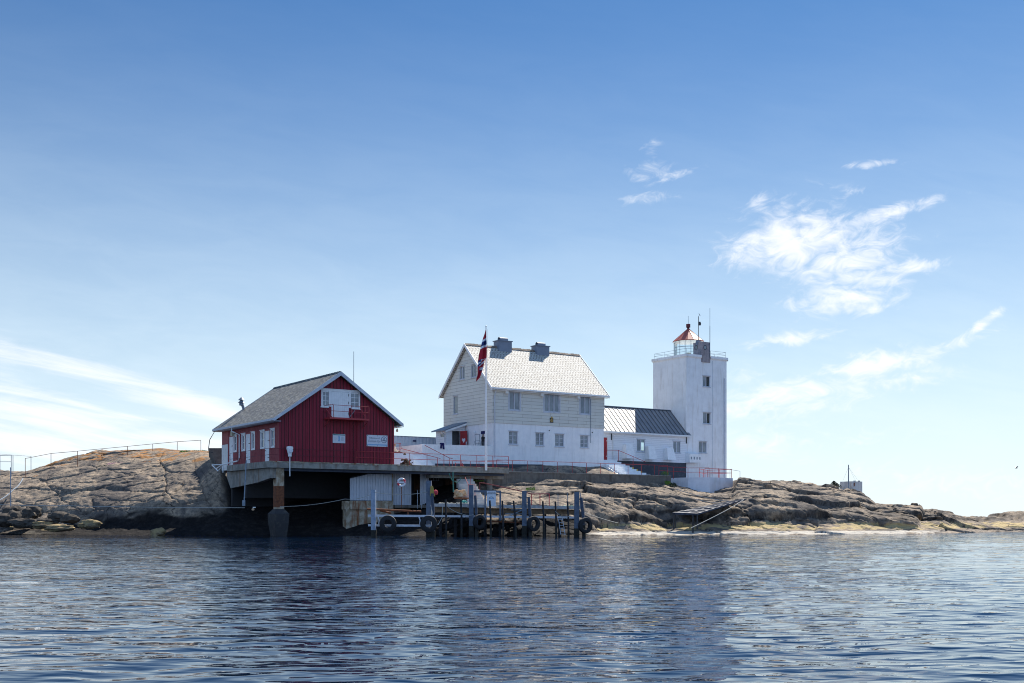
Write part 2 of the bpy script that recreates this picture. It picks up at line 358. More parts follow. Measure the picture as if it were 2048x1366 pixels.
tr = nn(t, 'ShaderNodeBsdfTransparent'); tr.inputs[0].default_value = (.82, .9, .92, 1); gl = nn(t, 'ShaderNodeBsdfGlossy'); gl.inputs['Roughness'].default_value = .03
fr = nn(t, 'ShaderNodeFresnel'); fr.inputs[0].default_value = 1.5; ms_ = nn(t, 'ShaderNodeMixShader')
lk(t, fr.outputs[0], ms_.inputs[0]); lk(t, tr.outputs[0], ms_.inputs[1]); lk(t, gl.outputs[0], ms_.inputs[2])
lk(t, ms_.outputs[0], t.nodes['Material Output'].inputs[0])

# ------------------------------------------------------------------ numpy noise
_perm = rng.permutation(512).astype(np.int64); _perm = np.concatenate([_perm, _perm, _perm])
_g = rng.normal(size=(512, 3)); _g /= np.linalg.norm(_g, axis=1)[:, None]
def perlin(x, y, z):
    xi, yi, zi = np.floor(x).astype(np.int64), np.floor(y).astype(np.int64), np.floor(z).astype(np.int64)
    xf, yf, zf = x-xi, y-yi, z-zi
    u, v, w = [q*q*q*(q*(q*6-15)+10) for q in (xf, yf, zf)]
    r = 0
    for dx in (0, 1):
        for dy in (0, 1):
            for dz in (0, 1):
                h = _perm[(_perm[(_perm[(xi+dx) & 511]+(yi+dy)) & 511]+(zi+dz)) & 511]
                g = _g[h]
                d = g[..., 0]*(xf-dx)+g[..., 1]*(yf-dy)+g[..., 2]*(zf-dz)
                r = r+d*(u if dx else 1-u)*(v if dy else 1-v)*(w if dz else 1-w)
    return r*1.5
def fbm(x, y, z, o=4, g=.5):
    r, a = 0, 1.
    for i in range(o):
        r = r+a*perlin(x+17.3*i, y+5.1*i, z+9.7*i); x, y, z = x*2.03, y*2.03, z*2.03; a *= g
    return r
def worley(x, y, z=None):     # F2-F1 distance, 2D cells
    xi, yi = np.floor(x).astype(np.int64), np.floor(y).astype(np.int64)
    f1 = np.full(x.shape, 9.); f2 = np.full(x.shape, 9.); idc = np.zeros(x.shape)
    for dx in (-1, 0, 1):
        for dy in (-1, 0, 1):
            cx_, cy_ = xi+dx, yi+dy
            h = _perm[(_perm[cx_ & 511]+cy_) & 511]
            px_, py_ = cx_+.5+.45*_g[h, 0]*1.4, cy_+.5+.45*_g[h, 1]*1.4
            d = np.hypot(x-px_, y-py_)
            m = d < f1
            f2 = np.where(m, f1, np.minimum(f2, d)); idc = np.where(m, _g[h, 2], idc); f1 = np.where(m, d, f1)
    return f2-f1, idc
def grid_mesh(name, X, Y, Z, mats, attrs=None):
    r, c = X.shape
    co = np.stack([X, Y, Z], -1).reshape(-1, 3).astype(np.float32)
    i = np.arange(r*c).reshape(r, c)
    q = np.stack([i[:-1, :-1], i[:-1, 1:], i[1:, 1:], i[1:, :-1]], -1).reshape(-1, 4).astype(np.int32)
    me = bpy.data.meshes.new(name); me.vertices.add(len(co)); me.vertices.foreach_set('co', co.ravel())
    me.loops.add(q.size); me.loops.foreach_set('vertex_index', q.ravel())
    me.polygons.add(len(q)); me.polygons.foreach_set('loop_start', np.arange(0, q.size, 4, dtype=np.int32))
    me.polygons.foreach_set('use_smooth', np.ones(len(q), dtype=bool))
    for m_ in mats: me.materials.append(m_)
    for k, v in (attrs or {}).items():
        a = me.attributes.new(k, 'FLOAT', 'POINT'); a.data.foreach_set('value', v.ravel().astype(np.float32))
    me.update(calc_edges=True); me.validate()
    o = bpy.data.objects.new(name, me); col.objects.link(o); return o

# ------------------------------------------------------------------ terrain (the rock skerry)
TP = {
 -900: [(96,-2),(101,0),(106,1.2),(112,2.6),(122,4.2),(140,3),(165,-2)],
 -100: [(94,-2),(98,0),(100,.5),(103,1.3),(105,2.6),(108,4.2),(112,5.0),(118,5.9),(122,6.6),(130,6.4),(150,2),(168,-2)],
 0: [(94,-2),(98,0),(100,.5),(103,1.3),(105,2.6),(108,4.3),(112,5.1),(118,6.0),(122,6.7),(130,6.5),(150,2),(168,-2)],
 50: [(94,-2),(98,0),(100,.5),(102.5,1.2),(104.5,2.7),(108,4.4),(112,5.3),(117,6.0),(121,6.45),(130,5.6),(150,2),(168,-2)],
 110: [(94,-2),(98,0),(100,.5),(102,1.2),(104,2.7),(108,4.7),(112,5.8),(117,6.7),(123,7.55),(130,7.2),(150,2),(168,-2)],
 150: [(94,-2),(98,0),(99.7,.4),(101.4,.9),(102.2,2.2),(104,3.3),(108,4.9),(112,6.1),(117,7.0),(123.5,8.05),(130,7.9),(150,2),(168,-2)],
 205: [(94,-2),(98,0),(99.5,.35),(101,.8),(101.8,2.3),(103.3,3.4),(108,5.1),(112,6.4),(117,7.5),(124,8.7),(130,8.5),(150,2),(168,-2)],
 320: [(94,-2),(97.6,0),(98.8,.35),(100.2,.8),(100.9,2.4),(102.6,3.6),(107.5,5.3),(111.5,6.9),(117,8.1),(123,9.0),(130,8.8),(150,2),(168,-2)],
 400: [(94,-2),(97,0),(98.3,.35),(99.4,.8),(100.2,2.4),(102,3.6),(103.5,4.1),(107,5.9),(110,7.3),(114,8.2),(120,8.6),(130,8.4),(150,2),(168,-2)],
 440: [(93,-2),(96.4,0),(98,.7),(101,2.6),(103,5.2),(104.4,6.0),(107,7.0),(110,7.5),(114,7.9),(120,8.4),(130,8.2),(150,2),(168,-2)],
 480: [(93,-2),(96.4,0),(98,.7),(101,1.9),(104,3.6),(106,4.9),(112,5.6),(120,6.2),(130,6.2),(150,2),(168,-2)],
 700: [(93,-2),(96.4,0),(98,.5),(101,1.6),(104,3.4),(107,5.1),(112,5.6),(120,5.9),(130,5.8),(150,2),(168,-2)],
 860: [(90,-2),(94,0),(97,.6),(100,1.4),(103,2.7),(107,4.8),(111,5.6),(116,6.2),(130,6.2),(150,2),(168,-2)],
 940: [(89,-2),(92,0),(95,1.1),(98,2.35),(102,3.6),(106,4.7),(109,5.1),(112,6.2),(116,6.8),(130,6.8),(150,2),(168,-2)],
 1060: [(89,-2),(92.5,0),(95,.9),(98,2.1),(102,3.4),(107,4.45),(109.5,4.8),(112,6.2),(115,6.9),(130,7),(150,2),(168,-2)],
 1130: [(90,-2),(93,0),(95.5,.6),(97.6,1.0),(98.4,2.3),(100,2.9),(104,3.7),(109,4.55),(111.5,4.9),(114,6.3),(117,6.9),(130,7),(150,2),(168,-2)],
 1200: [(90,-2),(94.5,0),(98,.3),(99.6,.85),(100.3,2.3),(101.5,3.0),(104,3.5),(109,4.2),(113.0,4.75),(115,5.2),(117,6.3),(119.5,6.85),(130,7),(150,2),(168,-2)],
 1340: [(92,-2),(97.5,0),(101.5,.5),(103.4,1.0),(104.1,2.4),(105.2,3.0),(108,3.5),(113,4.1),(118,4.6),(121,5.1),(124,5.6),(135,5.8),(150,1),(168,-2)],
 1420: [(94,-2),(99,0),(103,.5),(104.6,1.0),(105.3,2.1),(106.5,2.6),(109,2.9),(114,3.3),(118.5,3.75),(121,4.0),(124,4.8),(130,5.5),(150,1),(168,-2)],
 1462: [(95,-2),(100,0),(104,.5),(105.4,1.0),(106.1,2.2),(107.3,2.6),(110,3.0),(115,3.6),(120,4.0),(123,4.6),(126,5.3),(135,5.4),(150,1),(168,-2)],
 1472: [(95,-2),(100,0),(104,.5),(105.4,1.0),(106.1,2.3),(107.3,2.8),(110,3.3),(115,4.2),(121,5.35),(126,5.65),(135,5.4),(150,1),(168,-2)],
 1540: [(95,-2),(101,0),(104.6,.5),(106.2,1.0),(106.9,2.3),(108.2,2.9),(111,3.4),(117,4.5),(124,5.6),(130,5.5),(150,1),(168,-2)],
 1590: [(96,-2),(101.5,0),(105.4,.5),(107,1.0),(107.7,2.2),(109,2.7),(112,3.2),(118,4.2),(124,5.2),(130,5.0),(150,1),(168,-2)],
 1640: [(96,-2),(102,0),(106.4,.5),(108,1.0),(108.7,2.1),(110,2.6),(113,3.1),(118,3.9),(124,4.85),(130,4.7),(150,0),(168,-2)],
 1715: [(97,-2),(103,0),(107.5,.5),(109,.95),(109.7,1.9),(111,2.3),(114,2.8),(119,3.5),(124,4.4),(130,4.2),(150,0),(168,-2)],
 1738: [(97,-2),(103.3,0),(108,.42),(109.5,.95),(110.2,1.7),(112,2.0),(115,2.4),(119,2.9),(124,3.7),(130,3.4),(150,-1),(168,-2)],
 1748: [(97,-2),(103.5,0),(108,.42),(109.8,.9),(110.5,1.6),(112,1.9),(116,2.35),(122,3.0),(130,2.6),(150,-1),(168,-2)],
 1832: [(98,-2),(105,0),(109,.4),(111,.85),(113,1.4),(117,2.1),(123,2.9),(130,2.4),(150,-1.5),(168,-2)],
 1842: [(98,-2),(105.5,0),(110,.4),(112,.8),(115,1.2),(120,1.8),(125,2.1),(130,1.9),(150,-1.5),(168,-2)],
 1868: [(99,-2),(107,0),(111,.4),(113,.8),(117,1.4),(121,1.9),(126,2.15),(132,1.8),(150,-1.5),(168,-2)],
 1920: [(101,-2),(111,0),(115,.4),(119,.8),(125,1.35),(130,1.6),(140,1.0),(155,-1.5),(168,-2)],
 2010: [(104,-2),(118,0),(123,.5),(130,1.1),(142,1.85),(152,2.2),(165,1.6),(190,-2)],
 2048: [(105,-2),(120,0),(125,.5),(132,1.1),(143,1.85),(153,2.2),(166,1.7),(190,-2)],
 2500: [(110,-2),(124,0),(130,.6),(140,1.3),(150,1.9),(160,1.9),(172,1.2),(190,-2)],
 3100: [(120,-2),(135,0),(142,.4),(150,.7),(160,.3),(172,-1),(190,-2)],
}
TK = sorted(TP)
def base_z(u, Y):
    u = np.atleast_1d(np.asarray(u, float)); Y = np.atleast_1d(np.asarray(Y, float))
    Zc = np.stack([np.interp(Y, [p[0] for p in TP[k]], [p[1] for p in TP[k]], left=-2, right=-2) for k in TK])
    idx = np.clip(np.searchsorted(TK, u)-1, 0, len(TK)-2); kk = np.array(TK, float)
    f = np.clip((u-kk[idx])/(kk[idx+1]-kk[idx]), 0, 1)
    return Zc, idx, f
def ground(px, Y):
    Zc, i, f = base_z(px, Y); return float(Zc[i[0], 0]*(1-f[0])+Zc[i[0]+1, 0]*f[0])
us = np.concatenate([np.linspace(-900, -70, 50)[:-1], np.arange(-70, 2110, 2.0), np.linspace(2110, 3100, 50)])
ys = np.concatenate([np.arange(88.5, 127.5, .085), np.arange(127.5, 191, .8)])
UG, YG = np.meshgrid(us, ys)
Zc, idx, f = base_z(us, ys)     # Zc [nk, nrows]
ZG = Zc[idx, :].T*(1-f)[None, :]+Zc[idx+1, :].T*f[None, :]
# soften the control profile along Y
ker = np.hanning(9); ker /= ker.sum(); nf = int((ys < 127.5).sum())
ZG[4:nf-4] = np.apply_along_axis(lambda a: np.convolve(a, ker, 'valid'), 0, ZG[:nf])
XG = (UG-CX)/F*YG
wt = np.clip((ZG+.6)/1.6, 0, 1)                          # detail fades under water
# keep ground calm near and behind the building line
loc_y = (XG-SX)*VX+(YG-SY)*VY; loc_x = (XG-SX)*UX+(YG-SY)*UY
calm = np.clip((loc_y-1.5)/2.0, 0, 1)*np.clip((loc_x+1)/2, 0, 1)*np.clip((60.5-loc_x)/2, 0, 1)
amp = 1-.8*calm
big = fbm(XG*.11, YG*.13, ZG*.1+3, 3); med = fbm(XG*.34, YG*.38, ZG*.3+7, 3)
rough_zone = .34+.66*np.clip((UG-850)/350, 0, 1)          # the right half is more broken up
wx = XG+1.7*fbm(XG*.16+4, YG*.16, ZG*.1, 3); wy = YG+ZG*1.2+1.7*fbm(XG*.16+40, YG*.16+9, ZG*.1, 3)
# layered benches with rounded noses and creases
ph = ZG/1.25+.035*XG+.9*big+.25*med
fr_ = ph-np.floor(ph); lay = _g[(np.floor(ph).astype(np.int64)*7+(np.floor(wx/6.5)).astype(np.int64)*13) & 511, 2]
nose = 1-np.abs(2*fr_-1)**2.6
A = (.42+.38*lay)*rough_zone**1.5*np.clip(.75+1.1*big, .15, 1.5)*amp*wt
ph2 = ZG/.46+.06*XG+1.6*med+.8*big; f2_ = ph2-np.floor(ph2); nose2 = 1-np.abs(2*f2_-1)**2.4
A2 = .13*np.clip(.55+1.6*fbm(XG*.2+90, YG*.2, ZG*.2, 2), 0, 1.6)*rough_zone*amp*wt
# blocks and cracks
d1, id1 = worley(wx*.17+.06*wy, wy*.30); d2, id2 = worley(wx*.42+31, wy*.62+.2*wx)
crk = np.exp(-(d1/.020)**2)*.40+np.exp(-(d2/.022)**2)*.17*np.clip(.4+1.5*fbm(XG*.13+7, YG*.13, ZG*0, 2), 0, 1)
blk = id1*.42*rough_zone+id2*.10*rough_zone
pil = (np.clip(d1/.5, 0, 1)**.5-.6)*.34*rough_zone**1.4
lin = 0
for x0_, z0_, sl_, w_, k_ in ((-36, 3, .35, .05, .5), (-33, 5.5, -.9, .04, .6), (-30, 6.2, -1.1, .04, .6), (-38, 4.2, .12, .05, .5), (-35, 6.4, .3, .04, .5), (-27, 4, -.8, .04, .5), (-31, 3.4, .25, .05, .6), (-41, 3.2, -.5, .04, .4), (12, 3.4, .5, .04, .3), (20, 3, -.8, .05, .3), (26, 3, .6, .05, .3), (31, 2.5, -.7, .05, .3), (6, 4, -.5, .04, .3)):
    dl = (ZG-z0_-sl_*(XG-x0_)-.45*fbm(XG*.3+x0_, YG*.05, ZG*.3, 3))/math.hypot(1, sl_); lin = np.maximum(lin, np.exp(-(dl/w_)**2)*np.clip(1.2-np.abs(XG-x0_)/7, 0, 1)*(YG < 126)*min(1, k_*1.8))
crk = crk*(.45+.55*np.clip((UG-850)/300, 0, 1))+lin*.22
fine = fbm(XG*1.6, YG*1.6, ZG*1.6, 4, .55)
dz = (.34*big+.20*med+blk+pil+.085*fine-crk)*amp*wt
dy = -(A*nose+A2*nose2)
Zt = ZG+dz*.75+(A*nose+A2*nose2)*.18
Yt = YG+dy-dz*.25
Xt = XG+.25*(med)*amp*wt
# keep skyline heights close to the intended ones at the waterline strip
Zt = np.where(ZG < .05, np.minimum(Zt, ZG+.25+.2*fine), Zt)
nz1 = fbm(XG*.25+3, YG*.5, ZG*.8, 4); nz2 = fbm(XG*.8+3, YG*1.1, ZG*1.6, 4)
right = np.clip((UG-1150)/60, 0, 1); leftb = np.clip((200-UG)/120, 0, 1)
zz = Zt+.18*nz2
wet_shade = np.clip(((1.2+(.95+.4*np.clip((UG-380)/80, 0, 1))*np.clip((UG-120)/120, 0, 1)*np.clip((900-UG)/250, 0, 1)+.9*np.clip((UG-840)/40, 0, 1)-1.6*right+.75*nz1+.3*nz2)-zz)/.7, 0, 1)  # black algae band; on the left it also paints in the undercut's shade
wet_shade = np.maximum(wet_shade, np.clip((UG-440)/25, 0, 1)*np.clip((925-UG)/20, 0, 1)*np.clip((5.6-zz)/.4, 0, 1))  # deep shade under the quay painted into the rock colour
wet_shade = np.maximum(wet_shade, right*.7*np.clip((2.7+.8*nz1-zz)/.6, 0, 1)*np.clip(.65+1.0*nz2, .3, 1))  # right shore: dark deposit, with shade of the undersides painted in
yel = np.clip((1.15+.2*nz1-zz)/.25, 0, 1)*np.clip((zz-.34)/.16, 0, 1)*np.clip(.6+2.2*nz2+.7*right, 0, 1)*(right*.95+leftb*.5)*np.clip(1.1+1.6*nz1, .15, 1)
wht = np.clip((.33+.14*nz2-zz)/.1, 0, 1)*right*np.clip((1950-UG)/150, .3, 1)*np.clip((zz+.02)/.1, 0, 1)+np.clip((.40-zz)/.1, 0, 1)*leftb*.35*np.clip((zz)/.1, 0, 1)
wet_shade = wet_shade*(1-.92*right*np.clip((1.25-zz)/.15, 0, 1))
org = np.clip((zz-6.9+1.6*nz1)/1.0, 0, 1)*np.clip((520-UG)/100, 0, 1)*np.clip(.5+1.8*nz2, 0, 1)
streak = np.clip(.5+1.2*fbm(XG*.55+60, YG*.2, ZG*.12, 4), 0, 1)
RK, t, b = newmat('glaciated_gneiss')
def attr(n):
    a = nn(t, 'ShaderNodeAttribute'); a.attribute_name = n; return a.outputs['Fac']
c0 = mixc(t, smooth(t, tex_noise(t, .35, 5, .6), .35, .65), (.375, .295, .215), (.22, .183, .148))
c0 = mixc(t, smooth(t, tex_noise(t, 2.6, 8, .75), .42, .62, 0, .75), c0, (.105, .092, .082))
c0 = mixc(t, smooth(t, tex_noise(t, 1.1, 6, .7), .56, .7, 0, .7), c0, (.25, .19, .14))
c0 = mixc(t, smooth(t, attr('streak'), .45, .95, 0, .75), c0, (.10, .09, .085))
for vs_, st_, th_, k_ in ((.30, (1, .55, 1.5), .018, .92), (.75, (1, .5, 1.7), .022, .7)):
    tcn = nn(t, 'ShaderNodeTexCoord'); mp = nn(t, 'ShaderNodeMapping'); mp.inputs['Scale'].default_value = st_; mp.inputs['Rotation'].default_value = (0, R(22), R(15)); lk(t, tcn.outputs['Object'], mp.inputs[0])
    wn = nn(t, 'ShaderNodeTexNoise'); wn.inputs['Scale'].default_value = .5; wn.inputs['Detail'].default_value = 5; lk(t, mp.outputs[0], wn.inputs['Vector'])
    wv = nn(t, 'ShaderNodeVectorMath', operation='MULTIPLY_ADD'); lk(t, wn.outputs['Color'], wv.inputs[0]); wv.inputs[1].default_value = (2.2, 2.2, 2.2); lk(t, mp.outputs[0], wv.inputs[2])
    vo = nn(t, 'ShaderNodeTexVoronoi'); vo.feature = 'DISTANCE_TO_EDGE'; vo.inputs['Scale'].default_value = vs_; lk(t, wv.outputs[0], vo.inputs['Vector'])
    gate = smooth(t, tex_noise(t, .4, 3), .42, .58, .15, 1)
    c0 = mixc(t, math_(t, 'MULTIPLY', gate, smooth(t, vo.outputs['Distance'], 0, th_, k_, 0)), c0, (.03, .026, .024))
c0 = mixc(t, smooth(t, attr('org'), .3, .9, 0, .8), c0, (.34, .155, .045))
c0 = mixc(t, smooth(t, attr('wet_shade'), .05, .95, 0, .98), c0, mixc(t, smooth(t, tex_noise(t, 1.6, 8, .75), .45, .7), (.008, .008, .0095), (.032, .028, .026)))
c0 = mixc(t, math_(t, 'MULTIPLY', attr('crk'), 1.0, clamp=True), c0, (.035, .03, .028))
c0 = mixc(t, smooth(t, attr('yel'), .2, .8, 0, .9), c0, (.42, .33, .17))
c0 = mixc(t, smooth(t, attr('wht'), .2, .8, 0, .9), c0, (.46, .43, .38))
lk(t, c0, b.inputs['Base Color'])
b.inputs['Roughness'].default_value = .9; b.inputs['Specular IOR Level'].default_value = .12
h_ = math_(t, 'ADD', tex_noise(t, 3.5, 10, .72), math_(t, 'MULTIPLY', tex_noise(t, 1.2, 6, .7, stretch=(.4, .4, 3)), .8))
bumpn(t, b, h_, .9, .12)
terr = grid_mesh('terrain', Xt, Yt, Zt, [RK], dict(wet_shade=wet_shade, yel=yel, wht=wht, org=org, streak=streak, crk=np.clip(crk*2.6, 0, .85)*(ZG > .3)))
props(terr, kind='structure')

# ------------------------------------------------------------------ sea
WM, t, b = newmat('sea_water')
b.inputs['Base Color'].default_value = (.002, .009, .026, 1); b.inputs['Roughness'].default_value = .01; b.inputs['IOR'].default_value = 1.333
b.inputs['Specular IOR Level'].default_value = .5
w1 = tex_noise(t, 1.9, 1.5, .5, stretch=(.7, 1.5, 1)); w2 = tex_noise(t, 5.0, 1, .5, stretch=(.7, 1.3, 1)); w3 = tex_noise(t, .6, 1, .5, stretch=(.5, 1.6, 1)); wp_ = smooth(t, tex_noise(t, .05, 3, .5, stretch=(.5, 1, 1)), .35, .65, .55, 1.25)
w1 = math_(t, 'MULTIPLY', math_(t, 'POWER', w1, 2.0), 1.7); w3 = math_(t, 'MULTIPLY', math_(t, 'POWER', w3, 2.5), 1.8); hh = math_(t, 'MULTIPLY', wp_, math_(t, 'ADD', math_(t, 'ADD', math_(t, 'MULTIPLY', w1, .55), math_(t, 'MULTIPLY', w2, .12)), math_(t, 'MULTIPLY', w3, .5)))
WB = bumpn(t, b, hh, 1.0, .07)
uw = np.linspace(-1400, 3400, 900)
dw = np.concatenate([np.geomspace(3.5, 135, 620), np.geomspace(136, 9000, 50)])
UW, YW = np.meshgrid(uw, dw); XW = (UW-CX)/F*YW
XW[:, 0] *= 6; XW[:, -1] *= 6
cellw = np.maximum((uw[1]-uw[0])/F*YW, .02); cd = np.gradient(dw)[:, None]
ZW = 0
for lam, a_, r_ in ((6.5, .012, .3), (2.6, .010, -.25), (1.25, .011, .15), (.62, .0075, -.1), (.33, .0045, .2)):
    fade = np.clip(lam/(cd*2.2)-.6, 0, 1)*np.clip(lam/(cellw*2.5)-.4, 0, 1)
    c_, s_ = math.cos(r_), math.sin(r_)
    xr, yr = XW*c_-YW*s_, XW*s_+YW*c_
    ZW = ZW+a_*2.0*fade*perlin(xr/lam*.8, yr/lam*1.15, np.full_like(xr, lam*3.3))
sea = grid_mesh('water', XW, YW, ZW, [WM]); props(sea, kind='structure')
bed = MB().box(-3000, 3000, -600, 9000, -9, -8).build('seabed', M('seabed_silt', (.03, .04, .04)), kind='structure')

# ================================================================== structures
def window(parent, ax, c, a0, a1, z0, z1, sash=2, bars=(), frame=WHITE, glass=GLASS, casing=0., sgn=1, inset=.05, fw=.075, sill=True, name='window', curtain=False):
    """frame and sashes set in the opening; ax 'x' faces -y, ax 'y' faces -x (sgn flips the inward direction)"""
    mb = MB()
    def bx(p0, p1, d0, d1, q0, q1, m=mb):
        d0, d1 = c+sgn*d0, c+sgn*d1
        if ax == 'x': m.box(p0, p1, d0, d1, q0, q1)
        else: m.box(d0, d1, p0, p1, q0, q1)
    e = .002
    bx(a0+e, a0+fw, inset-.03, inset+.05, z0+e, z1-e); bx(a1-fw, a1-e, inset-.03, inset+.05, z0+e, z1-e)
    bx(a0+fw, a1-fw, inset-.03, inset+.05, z1-fw, z1-e); bx(a0+fw, a1-fw, inset-.03, inset+.05, z0+e, z0+fw)
    w = (a1-a0)/sash
    for i in range(1, sash): bx(a0+i*w-fw*.75, a0+i*w+fw*.75, inset-.025, inset+.048, z0+fw, z1-fw)
    for i in range(sash):
        for f_ in bars: bx(a0+i*w+fw, a0+(i+1)*w-fw, inset-.005, inset+.03, z0+(z1-z0)*f_-.018, z0+(z1-z0)*f_+.018)
    if casing:
        k = casing
        bx(a0-k, a0-.003, -.035, .0-.002, z0-k, z1+k); bx(a1+.003, a1+k, -.035, -.002, z0-k, z1+k)
        bx(a0-.003, a1+.003, -.035, -.002, z1+.003, z1+k); bx(a0-.003, a1+.003, -.035, -.002, z0-k, z0-.003)
        bx(a0-k-.05, a1+k+.05, -.09, .0-.004, z1+k, z1+k+.04)
    elif sill: bx(a0-.06, a1+.06, -.07, -.003, z0-.09, z0-.01); bx(a0-.08, a1+.08, -.06, -.003, z1+.01, z1+.06)
    w_ = mb.build(name, frame, parent)
    gl_ = glass if isinstance(glass, list) else [glass]*sash
    for i in range(sash): g = MB(); bx(a0+i*w+fw*.5, a0+(i+1)*w-fw*.5, inset+.02, inset+.028, z0+fw*.5, z1-fw*.5, g); g.build('pane', gl_[i], w_)
    return w_
def gable_poly(ax, c, a0, a1, zb, za, zt): return [(a0, zb), (a1, zb), (a1, za), ((a0+a1)/2, zt), (a0, za)]

# ---------------------------------------------------------------- quay slab with its supports
TZ = 6.09
q = thing('quay_platform', 'weathered grey concrete quay platform on a rusty column under the red boathouse', 'platform', (0, 0, 5.4))
XE = LX(1018, 0)
mb = MB(); mb.prism([(0, 0), (XE, 0), (XE, 6.6), (12.4, 6.6), (12.4, 9.7), (0.0, 9.7)], 'z', TZ-.52, TZ)
mb.build('deck', CONC, q)
mb = MB(); x0, x1 = 0, XE
for i in range(60):                                # crumbled lip of the slab
    a = x0+(x1-x0)*i/60; w_ = (x1-x0)/60; mb.box(a, a+w_, -.03-random.random()*.02, .05, TZ-.02-random.random()*.1, TZ+.004+random.random()*.02)
mb.build('broken_edge', CONC_P, q)
# column
cx = LX(558, .6); cz = LZ(1018, cx, .6)
mb = MB(); mb.box(cx-.34, cx+.34, .35, 1.0, cz, TZ-.52); mb.build('column', CONC_P, q)
mb = MB(); mb.box(cx-.345, cx+.345, .345, 1.005, cz+.15, LZ(972, cx, .6)); mb.build('rusty_sleeve', RUST, q)
fz = -1.2; mb = MB()
mb.hexa([(cx-.30, .25, fz), (cx+.36, .25, fz), (cx+.36, 1.1, fz), (cx-.30, 1.1, fz)], [(cx-.63, 0, cz-1.1), (cx+.6, 0, cz-1.1), (cx+.6, 1.4, cz-1.1), (cx-.63, 1.4, cz-1.1)])
mb.hexa([(cx-.63, 0, cz-1.098), (cx+.6, 0, cz-1.098), (cx+.6, 1.4, cz-1.098), (cx-.63, 1.4, cz-1.098)], [(cx-.66, -.03, cz-.4), (cx+.64, -.03, cz-.4), (cx+.64, 1.4, cz-.4), (cx-.66, 1.4, cz-.4)])
mb.hexa([(cx-.66, -.03, cz-.398), (cx+.64, -.03, cz-.398), (cx+.64, 1.4, cz-.398), (cx-.66, 1.4, cz-.398)], [(cx-.36, .33, cz), (cx+.36, .33, cz), (cx+.36, 1.02, cz), (cx-.36, 1.02, cz)])
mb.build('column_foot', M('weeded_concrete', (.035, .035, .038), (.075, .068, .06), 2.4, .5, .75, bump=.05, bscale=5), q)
# edge beam under the left side and haunch
yb = LY(453, 0.3)
mb = MB(); mb.prism([(.35, TZ-.53), (.35, TZ-1.35), (3.2, TZ-1.65), (yb-1.0, TZ-2.0), (yb, TZ-1.0), (yb, TZ-.53)], 'x', .32, .75)
mb.build('side_beam', CONC, q)
mb = MB(); mb.box(.77, XE-.3, .4, .8, TZ-.75, TZ-.53); mb.build('front_beam', NAVY, q)
cx2 = LX(978.5, 1.6)
mb = MB(); mb.lathe([(.30, ground(978, 101)-1), (.30, TZ-1.02)], (cx2, 1.6, 0), 16); mb.box(cx2-6.5, XE+.2, 1.2, 2.0, TZ-1.02, TZ-.76); mb.build('round_pier', CONC, q, smooth=True)

XF = LX(868, 5.5)
m_ = MB(); m_.box(.4, XF, 6.0, 6.5, 3.2, TZ-.525); m_.box(XF-.5, XF, 4.6, 6.0, 1.5, TZ-.525); m_.box(.4, 12.0, 9.4, 9.69, 2.5, TZ-.525)  # wall added to keep sun from leaking in under the deck
m_.build('rear_wall', M('shade_dark_concrete', (.025, .025, .028), None, 3), q)  # near-black: the shade below the deck is put into its colour
# ---------------------------------------------------------------- concrete walkway wall
W0, W1 = XE-.2, LX(1342, 2.5)
ww = thing('walkway_wall', 'long low stained concrete walkway wall below the white house', 'wall', (W0, 2.5, 4))
n = 14; top = []; mb = MB()
for i in range(n):
    a, b_ = W0+(W1-W0)*i/n, W0+(W1-W0)*(i+1)/n
    mb.box(a+.008, b_-.008, 2.5, 2.9, 3.9, 5.82)
mb.build('wall', CONC_D, ww)
MB().box(W0, W1, 2.46, 4.2, 5.823, 5.9).build('coping', CONC, ww)

# ---------------------------------------------------------------- rails
def railing(name, label, pts, h, rails, mat, per=1.9, r=.025, group=None, frame='S', skip_ends=False, prailr=None):
    """pts: list of foot points of the run (frame coords); posts evenly along each leg"""
    rt = thing(name, label, 'railing', pts[0], frame, group)
    def g(p, dz): return (p[0], p[1], p[2]+dz)
    for f_ in rails:
        m_ = MB().path([g(p, h*f_) for p in pts], r*1.0 if not prailr else prailr, 6); m_.build('rail', mat, rt)
    for i in range(len(pts)-1):
        a, b_ = Vector(pts[i]), Vector(pts[i+1]); k = max(1, round((b_-a).length/per))
        for j in range(k+1 if i == len(pts)-2 else k):
            p = a.lerp(b_, j/k); MB().tube((p.x, p.y, p.z-.25), (p.x, p.y, p.z+h), r, 6).build('post', mat, rt)
    return rt
railing('railing', 'long thin red railing along the quay edge in front of the boathouse', [(LX(712, .12), .12, TZ), (LX(1017, .12), .12, TZ)], 1.05, (.5, 1), REDRAIL, 1.75)
railing('railing', 'dark red railing round the left quay corner before the paler red side wall', [(.12, 9.2, TZ), (.12, .12, TZ), (LX(712, .12)-.1, .12, TZ)], 1.05, (.5, 1), MAROON, 2.0, .018)
railing('railing', 'thin red single rail along the concrete walkway wall', [(XE+.4, 2.7, 5.9), (LX(1335, 2.7), 2.7, 5.9)], 1.05, (1,), REDRAIL, 1.75)

